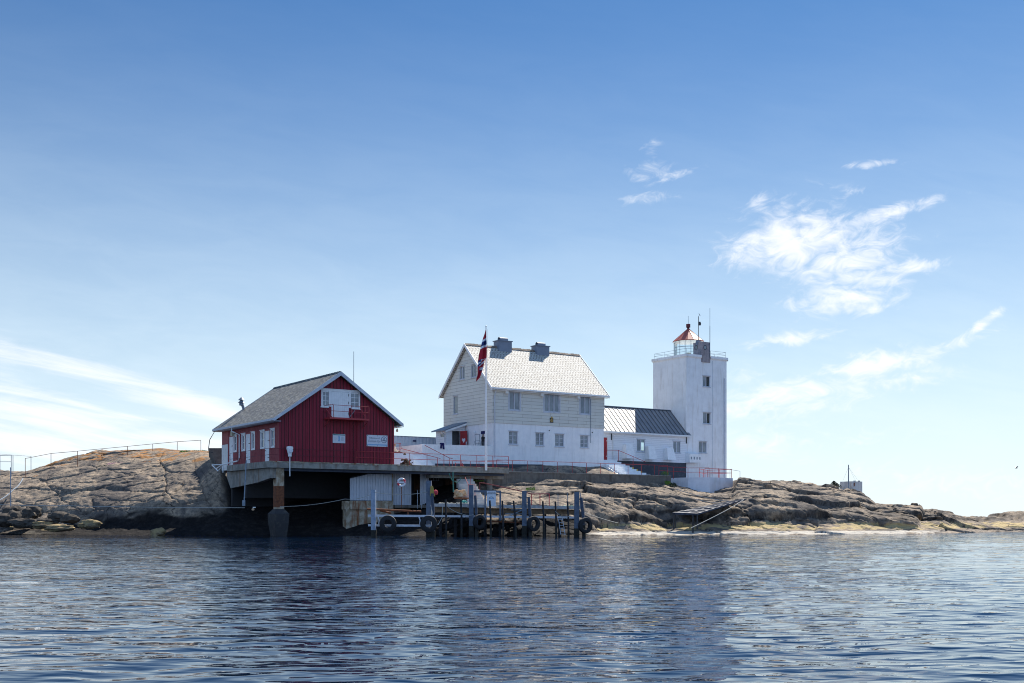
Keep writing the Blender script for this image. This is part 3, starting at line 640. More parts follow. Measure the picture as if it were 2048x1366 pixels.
# ---------------------------------------------------------------- red boathouse
bx0, by0 = 1.05, .3; BW, BD = 10.54, 13.6; bx1, by1 = bx0+BW, by0+BD; rx = (bx0+bx1)/2; RZ = 13.72; sl = .70
bh = thing('boathouse', 'dark red wooden boathouse with slate roof and a gable balcony on the quay', 'boathouse', (rx, by0, TZ))
def roofz(x, o=0): return RZ-sl*abs(x-rx)-o
wt_ = .24        # roof thickness below plane
gx0, gx1 = LX(642, by0), LX(719.6, by0)
gz1 = LZ(777.5, gx0, by0); gz0w = LZ(817, gx1, by0); gdz = LZ(837, LX(680, by0), by0)
dx0, dx1 = LX(662.5, by0), LX(697, by0)
hole = (gx0, gx1, gz0w-.0, gz1)
mb = MB()
mb.poly([(bx0, by0, TZ), (bx1, by0, TZ), (bx1, by0, roofz(bx1, wt_)), (rx, by0, RZ-wt_), (bx0, by0, roofz(bx0, wt_))])
mb.poly([(bx0, by1, TZ-.5), (bx1, by1, TZ-.5), (bx1, by1, roofz(bx1, wt_)), (rx, by1, RZ-wt_), (bx0, by1, roofz(bx0, wt_))])
mb.poly([(bx1, by0, TZ), (bx1, by1, TZ), (bx1, by1, roofz(bx1, wt_)), (bx1, by0, roofz(bx1, wt_))])
x = bx0+.06
while x < bx1-.04:
    zt = roofz(x+.04, wt_)-.01
    segs = [(TZ+.02, zt)]
    if gx0-.05 < x < gx1: segs = [(TZ+.02, min(gz0w if not (dx0-.06 < x < dx1) else gdz, zt)), (gz1+.1, zt)]
    for a, b_ in segs:
        if b_-a > .05: mb.box(x, x+.055, by0-.028, by0+.01, a, b_)
    x += .185
mb.build('gable_wall', RED, bh)
# side wall with openings
grp = []
def side(px): return LY(px, bx0)
def sz(py, px): return LZ(py, bx0, side(px))
doors = [(side(538.8), side(529.6), TZ+.02, sz(857, 545)-.12), (side(500.3), side(491.6), TZ+.02, sz(865, 505)-.12), (side(466), side(458.3), TZ+.02, sz(870, 466)-.12)]
wins = [(side(548.6), side(542.7), sz(893, 545)), (side(528.6), side(521.8), sz(896, 525)), (side(509.3), side(503.5), sz(898, 506)), (side(490), side(484.3), sz(900, 487)), (side(473), side(468.2), sz(902, 470))]
topz = doors[0][3]
holes = [(min(a, b_), max(a, b_), z0, topz) for a, b_, z0, _ in doors]+[(min(a, b_), max(a, b_), z0, topz) for a, b_, z0 in wins]
mb = MB(); mb.wall('y', bx0, by0, by1-1.6, TZ, roofz(bx0, wt_), holes, .1)
y = by0+.05
while y < by1-1.65:
    seg = [(TZ+.02, roofz(bx0, wt_)-.05)]
    for h_ in holes:
        if h_[0]-.16 < y < h_[1]+.1: seg = [(TZ+.02, h_[2]-.16), (h_[3]+.12, roofz(bx0, wt_)-.05)]
    for a, b_ in seg:
        if b_-a > .05: mb.box(bx0-.025, bx0+.01, y, y+.05, a, b_)
    y += .2
zpatch = sz(889, 452)
mb.wall('y', bx0, by1-1.6, by1, zpatch, roofz(bx0, wt_)); mb.build('side_wall', RED_PALE, bh)
MB().wall('y', bx0-.02, by1-1.6, by1, TZ-.3, zpatch).build('whitewashed_patch', WHITE2, bh)
for h_ in holes[3:]:
    window(bh, 'y', bx0, h_[0], h_[1], h_[2], h_[3], 1, (.5,), WHITE, GLASS, .11, name='side_window')
for h_ in holes[:3]:
    d = MB().box(bx0+.02, bx0+.07, h_[0], h_[1], h_[2], h_[3])
    for i in range(1, 5): yv = h_[0]+(h_[1]-h_[0])*i/5; d.box(bx0+.012, bx0+.021, yv-.045+.02, yv+.07, h_[2]+.05, h_[3]-.05)
    d = d.build('side_door', WHITE, bh)
    MB().box(bx0-.01, bx0+.02, h_[1]-.2, h_[1]-.1, TZ+1.0, TZ+1.06).build('handle', DARKSTEEL, d)
    MB().box(bx0+.0, bx0+.015, h_[0]+.02, h_[0]+.4, TZ+.4, TZ+.45).build('hinge', DARKSTEEL, d)
    MB().box(bx0+.0, bx0+.015, h_[0]+.02, h_[0]+.4, TZ+1.8, TZ+1.85).build('hinge', DARKSTEEL, d)
# gable door and its two windows
fr_mb = MB()
fr_mb.box(gx0, gx1, by0-.06, by0-.005, gz1-.16, gz1); fr_mb.box(gx0, gx0+.14, by0-.06, by0-.005, gz0w, gz1-.16); fr_mb.box(gx1-.14, gx1, by0-.06, by0-.005, gz0w, gz1-.16)
fr_mb.box(dx0-.26, dx0-.01, by0-.06, by0-.005, gz0w, gz1-.16); fr_mb.box(dx1+.01, dx1+.2, by0-.06, by0-.005, gz0w, gz1-.16)
fr_mb.box(gx0-.06, dx0-.26, by0-.08, by0-.005, gz0w-.1, gz0w-.002); fr_mb.box(dx1+.2, gx1+.04, by0-.08, by0-.005, gz0w-.1, gz0w-.002)
fr_mb.box(gx0-.08, gx1+.08, by0-.1, by0-.005, gz1+.002, gz1+.05)
fr_mb.build('door_surround', WHITE, bh)
d = MB().box(dx0, dx1, by0-.05, by0-.006, gdz, gz1-.17)
for i in range(8): xa = dx0+.04+(dx1-dx0-.08)*i/8; d.box(xa+.015, xa+(dx1-dx0-.08)/8, by0-.06, by0-.051, gdz+.04, gz1-.2)
d = d.build('balcony_door', WHITE, bh)
for z_ in (gdz+.35, gdz+1.25, gz1-.5): MB().box(dx1-.04, dx1+.01, by0-.075, by0-.052, z_, z_+.2).build('hinge', DARKSTEEL, d)
MB().box(dx0+.06, dx0+.16, by0-.085, by0-.055, gdz+1.15, gdz+1.19).build('handle', DARKSTEEL, d)
for a, b_ in ((gx0+.16, dx0-.28), (dx1+.22, gx1-.16)):
    m_ = MB(); m_.box(a, b_, by0-.03, by0-.02, gz0w+.05, gz1-.2)
    w_ = MB()
    for z_ in (gz0w+.0, gz1-.245): w_.box(a, b_, by0-.055, by0-.021, z_, z_+.07)
    w_.box((a+b_)/2-.025, (a+b_)/2+.025, by0-.052, by0-.031, gz0w+.07, gz1-.245)
    for f_ in (.33, .66): zc = gz0w+(gz1-gz0w-.2)*f_+.05; w_.box(a, b_, by0-.05, by0-.032, zc-.02, zc+.02)
    wo = w_.build('gable_window', WHITE, bh); m_.build('pane', GLASS, wo)
# roof
ov, of = .62, .5
mb = MB()
for s_ in (-1, 1):
    e = rx+s_*(BW/2+ov); z_e = roofz(e)
    mb.hexa([(rx, by0-of, RZ-.16), (e, by0-of, z_e-.16), (e, by1+.5, z_e-.16), (rx, by1+.5, RZ-.16)], [(rx, by0-of, RZ), (e, by0-of, z_e), (e, by1+.5, z_e), (rx, by1+.5, RZ)])
rf = mb.build('roof', SLATE_D, bh)
mb = MB()
for i in range(46):
    y_ = by0-of+.05+i*(BD+1.0)/46; mb.hexa([(rx-.16, y_, RZ-.10), (rx+.16, y_, RZ-.10), (rx+.17, y_+.29, RZ-.09), (rx-.17, y_+.29, RZ-.09)], [(rx-.03, y_, RZ+.07), (rx+.03, y_, RZ+.07), (rx+.04, y_+.29, RZ+.10), (rx-.04, y_+.29, RZ+.10)])
mb.build('ridge_tiles', SLATE_D, rf)
mb = MB()
for yy0, yy1 in ((by0-of-.04, by0-of-.002), (by1+.502, by1+.54)):
    for s_ in (-1, 1):
        e = rx+s_*(BW/2+ov+.02); z_e = roofz(e)
        MB().prism([(rx, RZ+.05), (e, z_e+.05), (e, z_e-.24), (rx, RZ-.30)], 'y', yy0, yy1).build('bargeboard', TRIM, bh)
mb = MB(); mb.prism([(bx0-ov-.13, roofz(bx0-ov)-.03), (bx0-ov+.02, roofz(bx0-ov)-.03), (bx0-ov+.02, roofz(bx0-ov)-.25), (bx0-ov-.13, roofz(bx0-ov)-.2)], 'y', by0-of, by1+.5)
mb.build('gutter', TRIM, bh)
mb = MB(); mb.box(bx0-ov+.03, bx0-.03, by0-of+.05, by1+.4, roofz(bx0-ov)-.26, roofz(bx0-ov)-.22); mb.box(bx1+.03, bx1+ov-.03, by0-of+.05, by1+.4, roofz(bx0-ov)-.26, roofz(bx0-ov)-.22); mb.build('soffit', TRIM, bh)
yd = side(478); ze = roofz(bx0-ov)-.25
MB().path([(bx0-ov-.05, yd, ze), (bx0-ov-.05, yd, ze-.25), (bx0-.1, yd-.35, ze-.55), (bx0-.1, yd-.35, TZ+.65), (bx0-.2, yd-.2, TZ+.4), (bx0-.75, yd+2.2, TZ+.15), (bx0-.95, yd+3.2, TZ-.2)], .06, 8).build('downpipe', WHITE, bh, smooth=True)
MB().box(bx0-.3, bx0-.03, side(470), side(466.5)-.1, sz(872, 470), sz(862, 470)).build('meter_box', CREAM, bh)
MB().path([(bx0-ov*.6, by1+.2, roofz(bx0)-.25), (bx0-.9, by1+.7, roofz(bx0)-1.4), (bx0-1.0, by1+.9, roofz(bx0)-2.6), (bx0-.6, by1+.6, TZ+1.4)], .035, 6).build('cable', DARKSTEEL, bh)
# roof vent behind the rear rake, mast behind the right slope
vx, vy = LX(489, by1+.2), by1+.2
vz = roofz(vx); m_ = MB().tube((vx, vy, vz-.2), (vx-.25, vy, vz+.45), .13, 10); m_.lathe([(.0, .75), (.32, .45), (.2, .42), (.2, .2), (.12, .18)], (vx-.3, vy, vz+.1), 14); m_.lathe([(.0, 1.2), (.30, .9), (.14, .86)], (vx-.3, vy, vz-.1), 14)
m_.build('roof_vent', STEEL, bh, smooth=True)
mx_, my_ = LX(707.5, 9), 9
MB().tube((mx_, my_, roofz(mx_)-.1), (mx_, my_, LZ(703, mx_, my_)), .035, 6, .022).build('mast', STEEL, bh)
# balcony
pz = gdz; px0, px1 = LX(648, by0), LX(727, by0); pd = 1.15
bal = thing('balcony', 'red iron balcony hanging on the red gable below the white door', 'balcony', ((px0+px1)/2, by0, pz-.2))
MB().box(px0, px1, by0-pd, by0-.03, pz-.16, pz-.02).build('floor', REDRAIL, bal)
m_ = MB()
for z_ in (.5, 1.0): m_.path([(px0+.03, by0-.04, pz+z_), (px0+.03, by0-pd+.04, pz+z_), (px1-.03, by0-pd+.04, pz+z_), (px1-.03, by0-.04, pz+z_)], .022, 6)
m_.build('rail', REDRAIL, bal)
for xx in (px0+.03, px0+.35, px0+(px1-px0)*.55, px1-.35, px1-.03): MB().tube((xx, by0-pd+.04, pz-.02), (xx, by0-pd+.04, pz+1.0), .024, 6).build('post', REDRAIL, bal)
for xx in (px0+.05, px1-.05): MB().tube((xx, by0-pd+.1, pz-.1), (xx, by0-.03, pz-.75), .03, 6).build('bracket', REDRAIL, bal)
MB().tube((px1-.25, by0-pd+.15, pz), (px1-.65, by0-pd+.5, pz+.95), .035, 6).build('strut', REDRAIL, bal)
MB().tube((px0+.25, by0-pd+.15, pz), (px0+.05, by0-.3, pz+.7), .035, 6).build('strut', REDRAIL, bal)
MB().tube((px1-1.6, by0-.4, pz), (px1-1.05, by0-.5, pz+.7), .03, 6).build('loose_bar', STEEL, bal)
# ladder
la, lb = LX(700, by0), LX(714, by0); lad = thing('ladder', 'dark red fixed ladder on the boathouse gable between the two notices', 'ladder', ((la+lb)/2, by0-.1, TZ))
for xx in (la, lb): MB().box(xx-.025, xx+.025, by0-.14, by0-.09, TZ+.05, pz-.18).build('stile', RED, lad)
z_ = TZ+.3; m_ = MB()
while z_ < pz-.3: m_.tube((la, by0-.115, z_), (lb, by0-.115, z_), .016, 6); z_ += .3
m_.build('rungs', RED, lad)

def text(s_, size, mat, parent, at, name='lettering', rot_s=True, depth=.006, italic=.0, width=None, frame='S'):
    c = bpy.data.curves.new('tmp', 'FONT'); c.body = s_; c.size = size; c.extrude = depth; c.shear = italic; c.align_x = 'CENTER'; c.align_y = 'CENTER'
    to = bpy.data.objects.new('tmp', c); col.objects.link(to)
    me = bpy.data.meshes.new_from_object(to.evaluated_get(bpy.context.evaluated_depsgraph_get()))
    bpy.data.objects.remove(to); bpy.data.curves.remove(c)
    xs = [v.co.x for v in me.vertices]; k = 1 if not width else width/(max(xs)-min(xs))
    root = parent
    while root.parent: root = root.parent
    o0 = OFF[root.name]
    for v in me.vertices:
        x_, y_, z_ = v.co; v.co = (x_*k+at[0]-o0[0], at[1]-z_-o0[1], y_+at[2]-o0[2])
    me.materials.clear(); me.materials.append(mat); me.name = name
    o = bpy.data.objects.new(name, me); col.objects.link(o); o.parent = parent
    return o
# two notices on the gable
s0, s1 = LX(732.8, by0), LX(774.2, by0); yb_ = by0-.075; z1_, z0_ = LZ(870.5, (s0+s1)/2, by0), LZ(893.2, (s0+s1)/2, by0)
sg = thing('welcome_board', 'white board with grey italic welcome lettering and round emblem on the red gable', 'sign', ((s0+s1)/2, yb_, z0_))
MB().box(s0, s1, yb_, yb_+.03, z0_, z1_).build('board', SIGNW, sg)
text('Velkommen til', .21, SIGNT, sg, (s0+(s1-s0)*.36, yb_-.004, z0_+(z1_-z0_)*.74), italic=.25, width=(s1-s0)*.5)
text('Feistein Fyr', .30, SIGNT, sg, (s0+(s1-s0)*.36, yb_-.004, z0_+(z1_-z0_)*.46), italic=.25, width=(s1-s0)*.6)
ec = (s0+(s1-s0)*.83, yb_-.004, z0_+(z1_-z0_)*.62)
m_ = MB().lathe([(.23, -.004), (.26, -.008), (.29, -.004)], ec, 28, 'y'); m_.prism([(ec[0]-.18, ec[2]-.1), (ec[0]+.18, ec[2]-.14), (ec[0]+.15, ec[2]-.02), (ec[0]-.12, ec[2]+.02)], 'y', yb_-.008, yb_-.002); m_.box(ec[0]-.05, ec[0]+.07, yb_-.009, yb_-.002, ec[2]+.021, ec[2]+.17); m_.build('emblem', SIGNT, sg)
MB().box(s0+.02, s1-.02, yb_-.004, yb_-.001, z0_+.10, z0_+.2).build('stripe', SIGNB, sg)
for fx in (.04, .5, .96):
    for z_ in (z0_+.06, z1_-.06): MB().lathe([(0, -.02), (.03, -.016), (.03, 0)], (s0+(s1-s0)*fx, yb_, z_), 8, 'y').build('screw', DARKSTEEL, sg)
s0, s1 = LX(664.9, by0), LX(689.7, by0); z1_, z0_ = LZ(868.2, (s0+s1)/2, by0), LZ(886.2, (s0+s1)/2, by0)
sg = thing('map_notice', 'pale blue notice panel with a small sea map left of the ladder on the gable', 'notice', ((s0+s1)/2, yb_, z0_))
MB().box(s0, s1, yb_, yb_+.03, z0_, z1_).build('board', SIGNW, sg); w_ = s1-s0; h_ = z1_-z0_
MB().box(s0+.03, s1-.03, yb_-.004, yb_-.001, z1_-.11, z1_-.03).build('title_band', SIGNG, sg)
MB().prism([(s0+w_*.38, z0_+h_*.2), (s0+w_*.57, z0_+h_*.2), (s0+w_*.57, z0_+h_*.7), (s0+w_*.50, z0_+h_*.82), (s0+w_*.45, z0_+h_*.82), (s0+w_*.45, z0_+h_*.35)], 'y', yb_-.005, yb_-.001).build('sea_area', SIGNB, sg)
m_ = MB()
for i in range(9):
    z_ = z0_+h_*(.25+.055*i); m_.box(s0+w_*.66, s0+w_*random.uniform(.85, .93), yb_-.004, yb_-.001, z_, z_+.012)
    if i % 2: m_.box(s0+w_*.07, s0+w_*random.uniform(.25, .32), yb_-.004, yb_-.001, z_, z_+.012)
m_.build('text_lines', SIGNT, sg, kind='stuff')
# corner lamp
lx_, ly_ = bx1, by0+.25; lz_ = LZ(855, lx_, ly_)
lp = thing('wall_lamp', 'small bracket lamp with peach bulb at the right corner of the boathouse', 'lamp', (lx_, ly_, lz_))
MB().path([(lx_+.01, ly_, lz_), (lx_+.3, ly_, lz_+.08), (lx_+.42, ly_, lz_-.02), (lx_+.43, ly_, lz_-.12)], .02, 6).build('arm', DARKSTEEL, lp)
MB().lathe([(.05, -.1), (.07, -.16), (.10, -.26), (.09, -.34), (.0, -.38)], (lx_+.43, ly_, lz_), 12).build('bulb', BULB, lp, smooth=True)
# floodlight / speaker shaped navigation lantern at the quay edge
fx_ = LX(579.5, -.1); fz_ = TZ
fl = thing('quay_lantern', 'pale grey funnel shaped lantern on a thin pole at the quay edge', 'lantern', (fx_, -.15, fz_))
MB().tube((fx_, -.12, TZ-1.2), (fx_, -.12, LZ(913, fx_, -.1)), .04, 8).build('pole', WHITE, fl)
zl = LZ(913, fx_, -.1); MB().lathe([(.0, 0), (.15, .0), (.15, .2), (.28, .65), (.26, .8), (.0, .86)], (fx_, -.12, zl), 16).build('head', WHITE, fl, smooth=True)
MB().lathe([(.0, -.01), (.19, -.01), (.2, .0)], (fx_, -.34, zl+.5), 14, 'y').build('lens', SIGNW, fl)
# tall thin pole left of the column
p0 = P(492, 921, 92.3); p1 = P(488, 1008, 91.6)
tp = thing('gauge_pole', 'thin blue grey pole hanging from the quay left of the rusty column', 'pole', p1, 'W')
MB().tube((p0[0]+.02, p0[1], p0[2]), p1, .045, 6).build('pole', STEEL, tp); MB().box(p1[0]-.12, p1[0]+.1, p1[1]-.1, p1[1]+.1, p1[2]-.15, p1[2]+.3).build('bracket', STEEL, tp)
# triangular bracket on the rock by the corner
p0 = P(425, 929, 101.5)
br_ = thing('pipe_bracket', 'white triangular pipe bracket left of the quay corner on the shaded rock', 'bracket', p0, 'W')
m_ = MB(); a, b_, c_ = P(424, 930, 102), P(447, 929, 101), P(436, 942, 101.5)
m_.path([a, b_, c_, a], .05, 6); m_.path([b_, P(446, 945, 101)], .05, 6); m_.build('frame', WHITE, br_)
# stone steps between boathouse and rock
st = thing('stone_steps', 'dark shaded concrete steps climbing the rock behind the boathouse', 'steps', P(432, 930, 104), 'W')
m_ = MB()
for i in range(9):
    yb2 = 104.2+i*.55; xl = (416-CX)/F*107-.5; xr = (452-CX)/F*106+.1
    zt = 6.25+i*.235
    xl, xr = (437-2.4*i-CX)/F*yb2, (452-CX)/F*yb2-.05; m_.box(xl, xr, yb2, yb2+.56, zt-.9, zt)
m_.build('flight', CONC_D, st)

# ---------------------------------------------------------------- white house
hx0, hy0 = 25.9, 6.7; HW, HD = 13.9, 9.42; hx1, hy1 = hx0+HW, hy0+HD; ry = hy0+HD/2; HR = 19.15; hs = .95
wh = thing('white_house', 'large white two storey keeper house with pale slate roof behind the flagpole', 'house', ((hx0+hx1)/2, hy0, 6.8))
ZB = 10.83
def hrz(y, o=0): return HR-hs*abs(y-ry)-o
def fw_(p0, p1, q0, q1): a, b_ = LX(p0, hy0), LX(p1, hy0); m = (a+b_)/2; return (a, b_, LZ(q1, m, hy0), LZ(q0, m, hy0))
upw = [fw_(1018, 1039, 784, 820), (fw_(1088, 1118, 788, 824)), fw_(1160, 1179.5, 793, 828)]
low = [fw_(1017.5, 1035.5, 862.5, 888.5), fw_(1071, 1088, 865.5, 891), fw_(1110, 1128, 868, 893), fw_(1160.5, 1177, 871, 895)]
def gw_(p0, p1, q0, q1): a, b_ = LY(p1, hx0), LY(p0, hx0); m = (a+b_)/2; return (a, b_, LZ(q1, hx0, m), LZ(q0, hx0, m))
gup = [gw_(920, 930.5, 732.5, 758.5), gw_(942.7, 953.5, 729, 754.5)]; glo = gw_(907.5, 916.5, 792, 828)
mb = MB(); zt = hrz(hy0, .3)
o_ = .05
mb.wall('x', hy0-o_, hx0-o_, hx1+o_, ZB, zt, upw, .2)
mb.wall('x', hy1+o_, hx0-o_, hx1+o_, ZB, zt, (), .2, -1)
for xx, sg_ in ((hx0-o_, 1), (hx1+o_, -1)):
    hs_ = [glo] if sg_ == 1 else []
    mb.wall('y', xx, hy0-o_, hy1+o_, ZB, zt, hs_, .2, sg_)
    # gable: columns between breakpoints so that the attic windows are real openings
    H2 = gup if sg_ == 1 else []
    A = sorted([hy0-o_, ry, hy1+o_]+[h[i] for h in H2 for i in (0, 1)])
    for i in range(len(A)-1):
        a, b_ = A[i], A[i+1]; top_ = lambda y_: hrz(y_, .3)
        hh_ = [h for h in H2 if h[0]-1e-6 <= a and b_ <= h[1]+1e-6]
        if hh_:
            mb.poly([(xx, a, zt), (xx, b_, zt), (xx, b_, hh_[0][2]), (xx, a, hh_[0][2])]); mb.poly([(xx, a, hh_[0][3]), (xx, b_, hh_[0][3]), (xx, b_, top_(b_)), (xx, a, top_(a))])
        else: mb.poly([(xx, a, zt), (xx, b_, zt), (xx, b_, top_(b_)), (xx, a, top_(a))])
    for h in H2:
        pr = [(h[0], h[2]), (h[1], h[2]), (h[1], h[3]), (h[0], h[3])]
        for i in range(4):
            u_, v_ = pr[i], pr[(i+1) % 4]; mb.poly([(xx, u_[0], u_[1]), (xx, v_[0], v_[1]), (xx+.2, v_[0], v_[1]), (xx+.2, u_[0], u_[1])])
mb.poly([(hx0-o_, hy0-o_, ZB), (hx1+o_, hy0-o_, ZB), (hx1+o_, hy0, ZB), (hx0-o_, hy0, ZB)])
mb.build('upper_wall', SIDING, wh)
mb = MB(); mb.wall('x', hy0, hx0, hx1, 5.6, ZB, low, .25); mb.wall('x', hy1, hx0, hx1, 5.6, ZB, (), .2, -1); mb.wall('y', hx0, hy0, hy1, 5.6, ZB); mb.wall('y', hx1, hy0, hy1, 5.6, ZB, (), .2, -1)
mb.build('lower_wall', RENDER, wh)
for i, h in enumerate(upw): window(wh, 'x', hy0-o_, *h, sash=3 if i == 1 else 2, bars=(), casing=.13, inset=.08, frame=TRIM)
for h in low: window(wh, 'x', hy0, *h, sash=2, bars=(.33, .66), inset=.1, frame=TRIM)
for h in gup+[glo]: window(wh, 'y', hx0-o_, *h, sash=2 if h in gup else 1, inset=.08, frame=TRIM)
mb = MB(); ovy, ovx = .42, .38
for s_ in (-1, 1):
    e = ry+s_*(HD/2+ovy); z_e = hrz(e)
    mb.hexa([(hx0-ovx, ry, HR-.18), (hx1+ovx, ry, HR-.18), (hx1+ovx, e, z_e-.18), (hx0-ovx, e, z_e-.18)], [(hx0-ovx, ry, HR), (hx1+ovx, ry, HR), (hx1+ovx, e, z_e), (hx0-ovx, e, z_e)])
rf = mb.build('roof', SLATE_W, wh)
mb = MB()
for i in range(38):
    x_ = hx0-ovx+.05+i*(HW+2*ovx-.1)/38; k = random.uniform(-.02, .03)
    mb.hexa([(x_, ry-.2, HR-.12), (x_+.36, ry-.2, HR-.12), (x_+.36, ry+.2, HR-.12), (x_, ry+.2, HR-.12)], [(x_, ry-.04, HR+.07+k), (x_+.36, ry-.04, HR+.1+k), (x_+.36, ry+.04, HR+.1+k), (x_, ry+.04, HR+.07+k)])
mb.build('ridge_tiles', M('brown_ridge_tile', (.27, .2, .15), (.16, .13, .11), 6, rough=.8), rf)
mb = MB()
for xa, xb in ((hx0-ovx-.05, hx0-ovx-.002), (hx1+ovx+.002, hx1+ovx+.05)):
    for s_ in (-1, 1):
        e = ry+s_*(HD/2+ovy+.03); z_e = hrz(e); MB().prism([(ry, HR+.06), (e, z_e+.06), (e, z_e-.25), (ry, HR-.28)], 'x', xa, xb).build('bargeboard', WHITE, wh)
e = ry-(HD/2+ovy); mb = MB(); mb.prism([(e-.12, hrz(e)+.0), (e-.003, hrz(e)+.0), (e-.003, hrz(e)-.18), (e-.12, hrz(e)-.14)], 'x', hx0-ovx, hx1+ovx); mb.build('gutter', WHITE, wh)
mb = MB(); mb.box(hx0-ovx+.02, hx1+ovx-.02, e+.02, hy0-.06, hrz(e)-.25, hrz(e)-.2); mb.build('soffit', WHITE, wh)
MB().path([(hx0+.15, e-.05, hrz(e)-.15), (hx0+.15, hy0-.14, hrz(e)-.75), (hx0+.15, hy0-.14, 7.4)], .05, 8).build('downpipe', TRIM, wh, smooth=True)
MB().tube((LX(1181.5, hy0-.1), hy0-.1, LZ(799, hx1-1, hy0)), (LX(1181.5, hy0-.1), hy0-.1, LZ(887, hx1-1, hy0)), .03, 6).build('cable_pipe', STEEL, wh)
for p_, q0, q1 in ((1011.5, 779.5, 787.5), (1082, 785.5, 793.5), (1154, 790.5, 797.5)):
    a = LX(p_, hy0); MB().box(a-.17, a+.17, hy0-.32, hy0-.052, LZ(q1, a, hy0), LZ(q0, a, hy0)).build('vent_box', WHITE2, wh)
for p_, q_ in ((1098.5, 861), (1184.5, 865)):
    a = LX(p_, hy0); MB().lathe([(0, -.02), (.07, -.015), (.07, 0)], (a, hy0, LZ(q_, a, hy0)), 10, 'y').build('wall_vent', DARKSTEEL, wh)
for p0_, p1_, q0_ in ((986.0, 1025.0, 681.5), (1061.5, 1100, 691.5)):
    a, b_ = LX(p0_, ry+.5), LX(p1_, ry-.5); a += .08; b_ -= .08
    z_t = LZ(q0_, (a+b_)/2, ry-.5)-.05
    c_ = MB().box(a, b_, ry-.5, ry+.5, HR-.8, z_t).build('chimney', CHIM, wh)
    m_ = MB().box(a-.08, b_+.08, ry-.58, ry+.58, z_t, z_t+.08)
    m_.lathe([(.24, .0), (.24, (b_-a)*.62)], (a+.25, ry-.1, z_t+.2), 16, 'x'); m_.box(a+.27, a+.25+(b_-a)*.6, ry-.33, ry+.13, z_t+.08, z_t+.18)
    m_.build('chimney_cap', CHIM, c_)
# royal emblem
a, b_ = LX(1099.0, hy0), LX(1105.6, hy0); z0_, z1_ = LZ(845, a, hy0), LZ(836, a, hy0)
em = thing('crest_plaque', 'small dark plaque with a crowned golden monogram on the white house front', 'plaque', ((a+b_)/2, hy0-.1, z0_))
MB().box(a, b_, hy0-.09, hy0-.055, z0_, z1_).build('board', DARKSTEEL, em)
m_ = MB().lathe([(.10, -.1), (.14, -.11), (.17, -.1)], ((a+b_)/2, hy0, (z0_+z1_)/2-.02), 14, 'y'); m_.box((a+b_)/2-.03, (a+b_)/2+.03, hy0-.105, hy0-.092, z0_+.06, z1_-.08)
m_.prism([((a+b_)/2-.1, z1_-.04), ((a+b_)/2+.1, z1_-.04), ((a+b_)/2+.12, z1_+.08), ((a+b_)/2, z1_+.16), ((a+b_)/2-.12, z1_+.08)], 'y', hy0-.12, hy0-.091); m_.build('monogram', GOLD, em)

# porch on the gable
TF = 8.05
py0 = LY(931, hx0); pw = 2.31; pdep = 2.0; ppx0 = hx0-pw
por = thing('porch', 'small white lean-to entrance porch with open red door on the house gable', 'porch', (ppx0, py0, TF))
zr1 = LZ(846.5, hx0, py0); zr0 = LZ(858, ppx0, py0)
d0, d1 = LX(904.3, py0), LX(920.5, py0); dtop = LZ(861, d0, py0)
m_ = MB(); m_.wall('x', py0, ppx0, hx0-.06, TF-.3, zr0, [(d0, d1, TF-.3, dtop)], .12); m_.poly([(ppx0, py0, zr0), (hx0-.06, py0, zr0), (hx0-.06, py0, zr1-.1)])
wz = (LY(889.5, ppx0), LY(880, ppx0)); wzz = (LZ(876, ppx0, py0+1), LZ(866.5, ppx0, py0+1))
m_.wall('y', ppx0, py0, py0+pdep, TF-.3, zr0, [(wz[0], wz[1], wzz[0], wzz[1])], .12); m_.wall('x', py0+pdep, ppx0, hx0-.06, TF-.3, zr0)
m_.build('wall', BOARD, por)
window(por, 'y', ppx0, wz[0], wz[1], wzz[0], wzz[1], 1, casing=.08)
m_ = MB(); m_.hexa([(ppx0-.4, py0-.35, zr0-.22), (hx0-.06, py0-.35, zr1), (hx0-.06, py0+pdep+.3, zr1), (ppx0-.4, py0+pdep+.3, zr0-.22)], [(ppx0-.4, py0-.35, zr0-.10), (hx0-.06, py0-.35, zr1+.12), (hx0-.06, py0+pdep+.3, zr1+.12), (ppx0-.4, py0+pdep+.3, zr0-.10)])
m_.build('roof', STEEL, por)
m_ = MB(); m_.prism([(ppx0-.4, zr0-.25), (hx0-.1, zr1-.03), (hx0-.1, zr1-.22), (ppx0-.2, zr0-.34)], 'y', py0-.39, py0-.355); m_.build('fascia', WHITE, por)
MB().path([(ppx0-.42, py0+.1, zr0-.2), (ppx0-.42, py0+.1, zr0-.35), (ppx0-.06, py0+.15, zr0-.55), (ppx0-.06, py0+.15, TF)], .04, 6).build('downpipe', TRIM, por)
MB().box(d0-.5, hx0-.3, py0+.9, py0+.95, TF-.2, zr0-.1).build('inner_wall', M('grey_panelling', (.16, .16, .17), None, 3), por)
MB().box(d0+.35, d0+.5, py0+.8, py0+.89, TF-.2, zr0-.3).build('inner_post', DARKIN, por)
dl = MB(); hingex = d1; endx, endy = LX(934.6, py0-.62), py0-.62
m_ = MB(); nx_, ny_ = (endy-py0), -(endx-hingex); L_ = math.hypot(endx-hingex, endy-py0); nx_, ny_ = nx_/L_*.05, ny_/L_*.05
base = [(hingex, py0-.02), (endx, endy), (endx+nx_, endy+ny_), (hingex+nx_, py0-.02+ny_)]
m_.prism(base, 'z', TF-.05, dtop-.02); do = m_.build('door', REDDOOR, por)
cxx, cyy = (hingex+endx)/2, (py0+endy)/2
def ondoor(t_, off): return (hingex+(endx-hingex)*t_+nx_/.05*(.05+off), py0-.02+(endy-py0)*t_+ny_/.05*(.05+off))
heart = [(0, -.28), (.17, -.02), (.19, .12), (.1, .2), (0, .12), (-.1, .2), (-.19, .12), (-.17, -.02)]
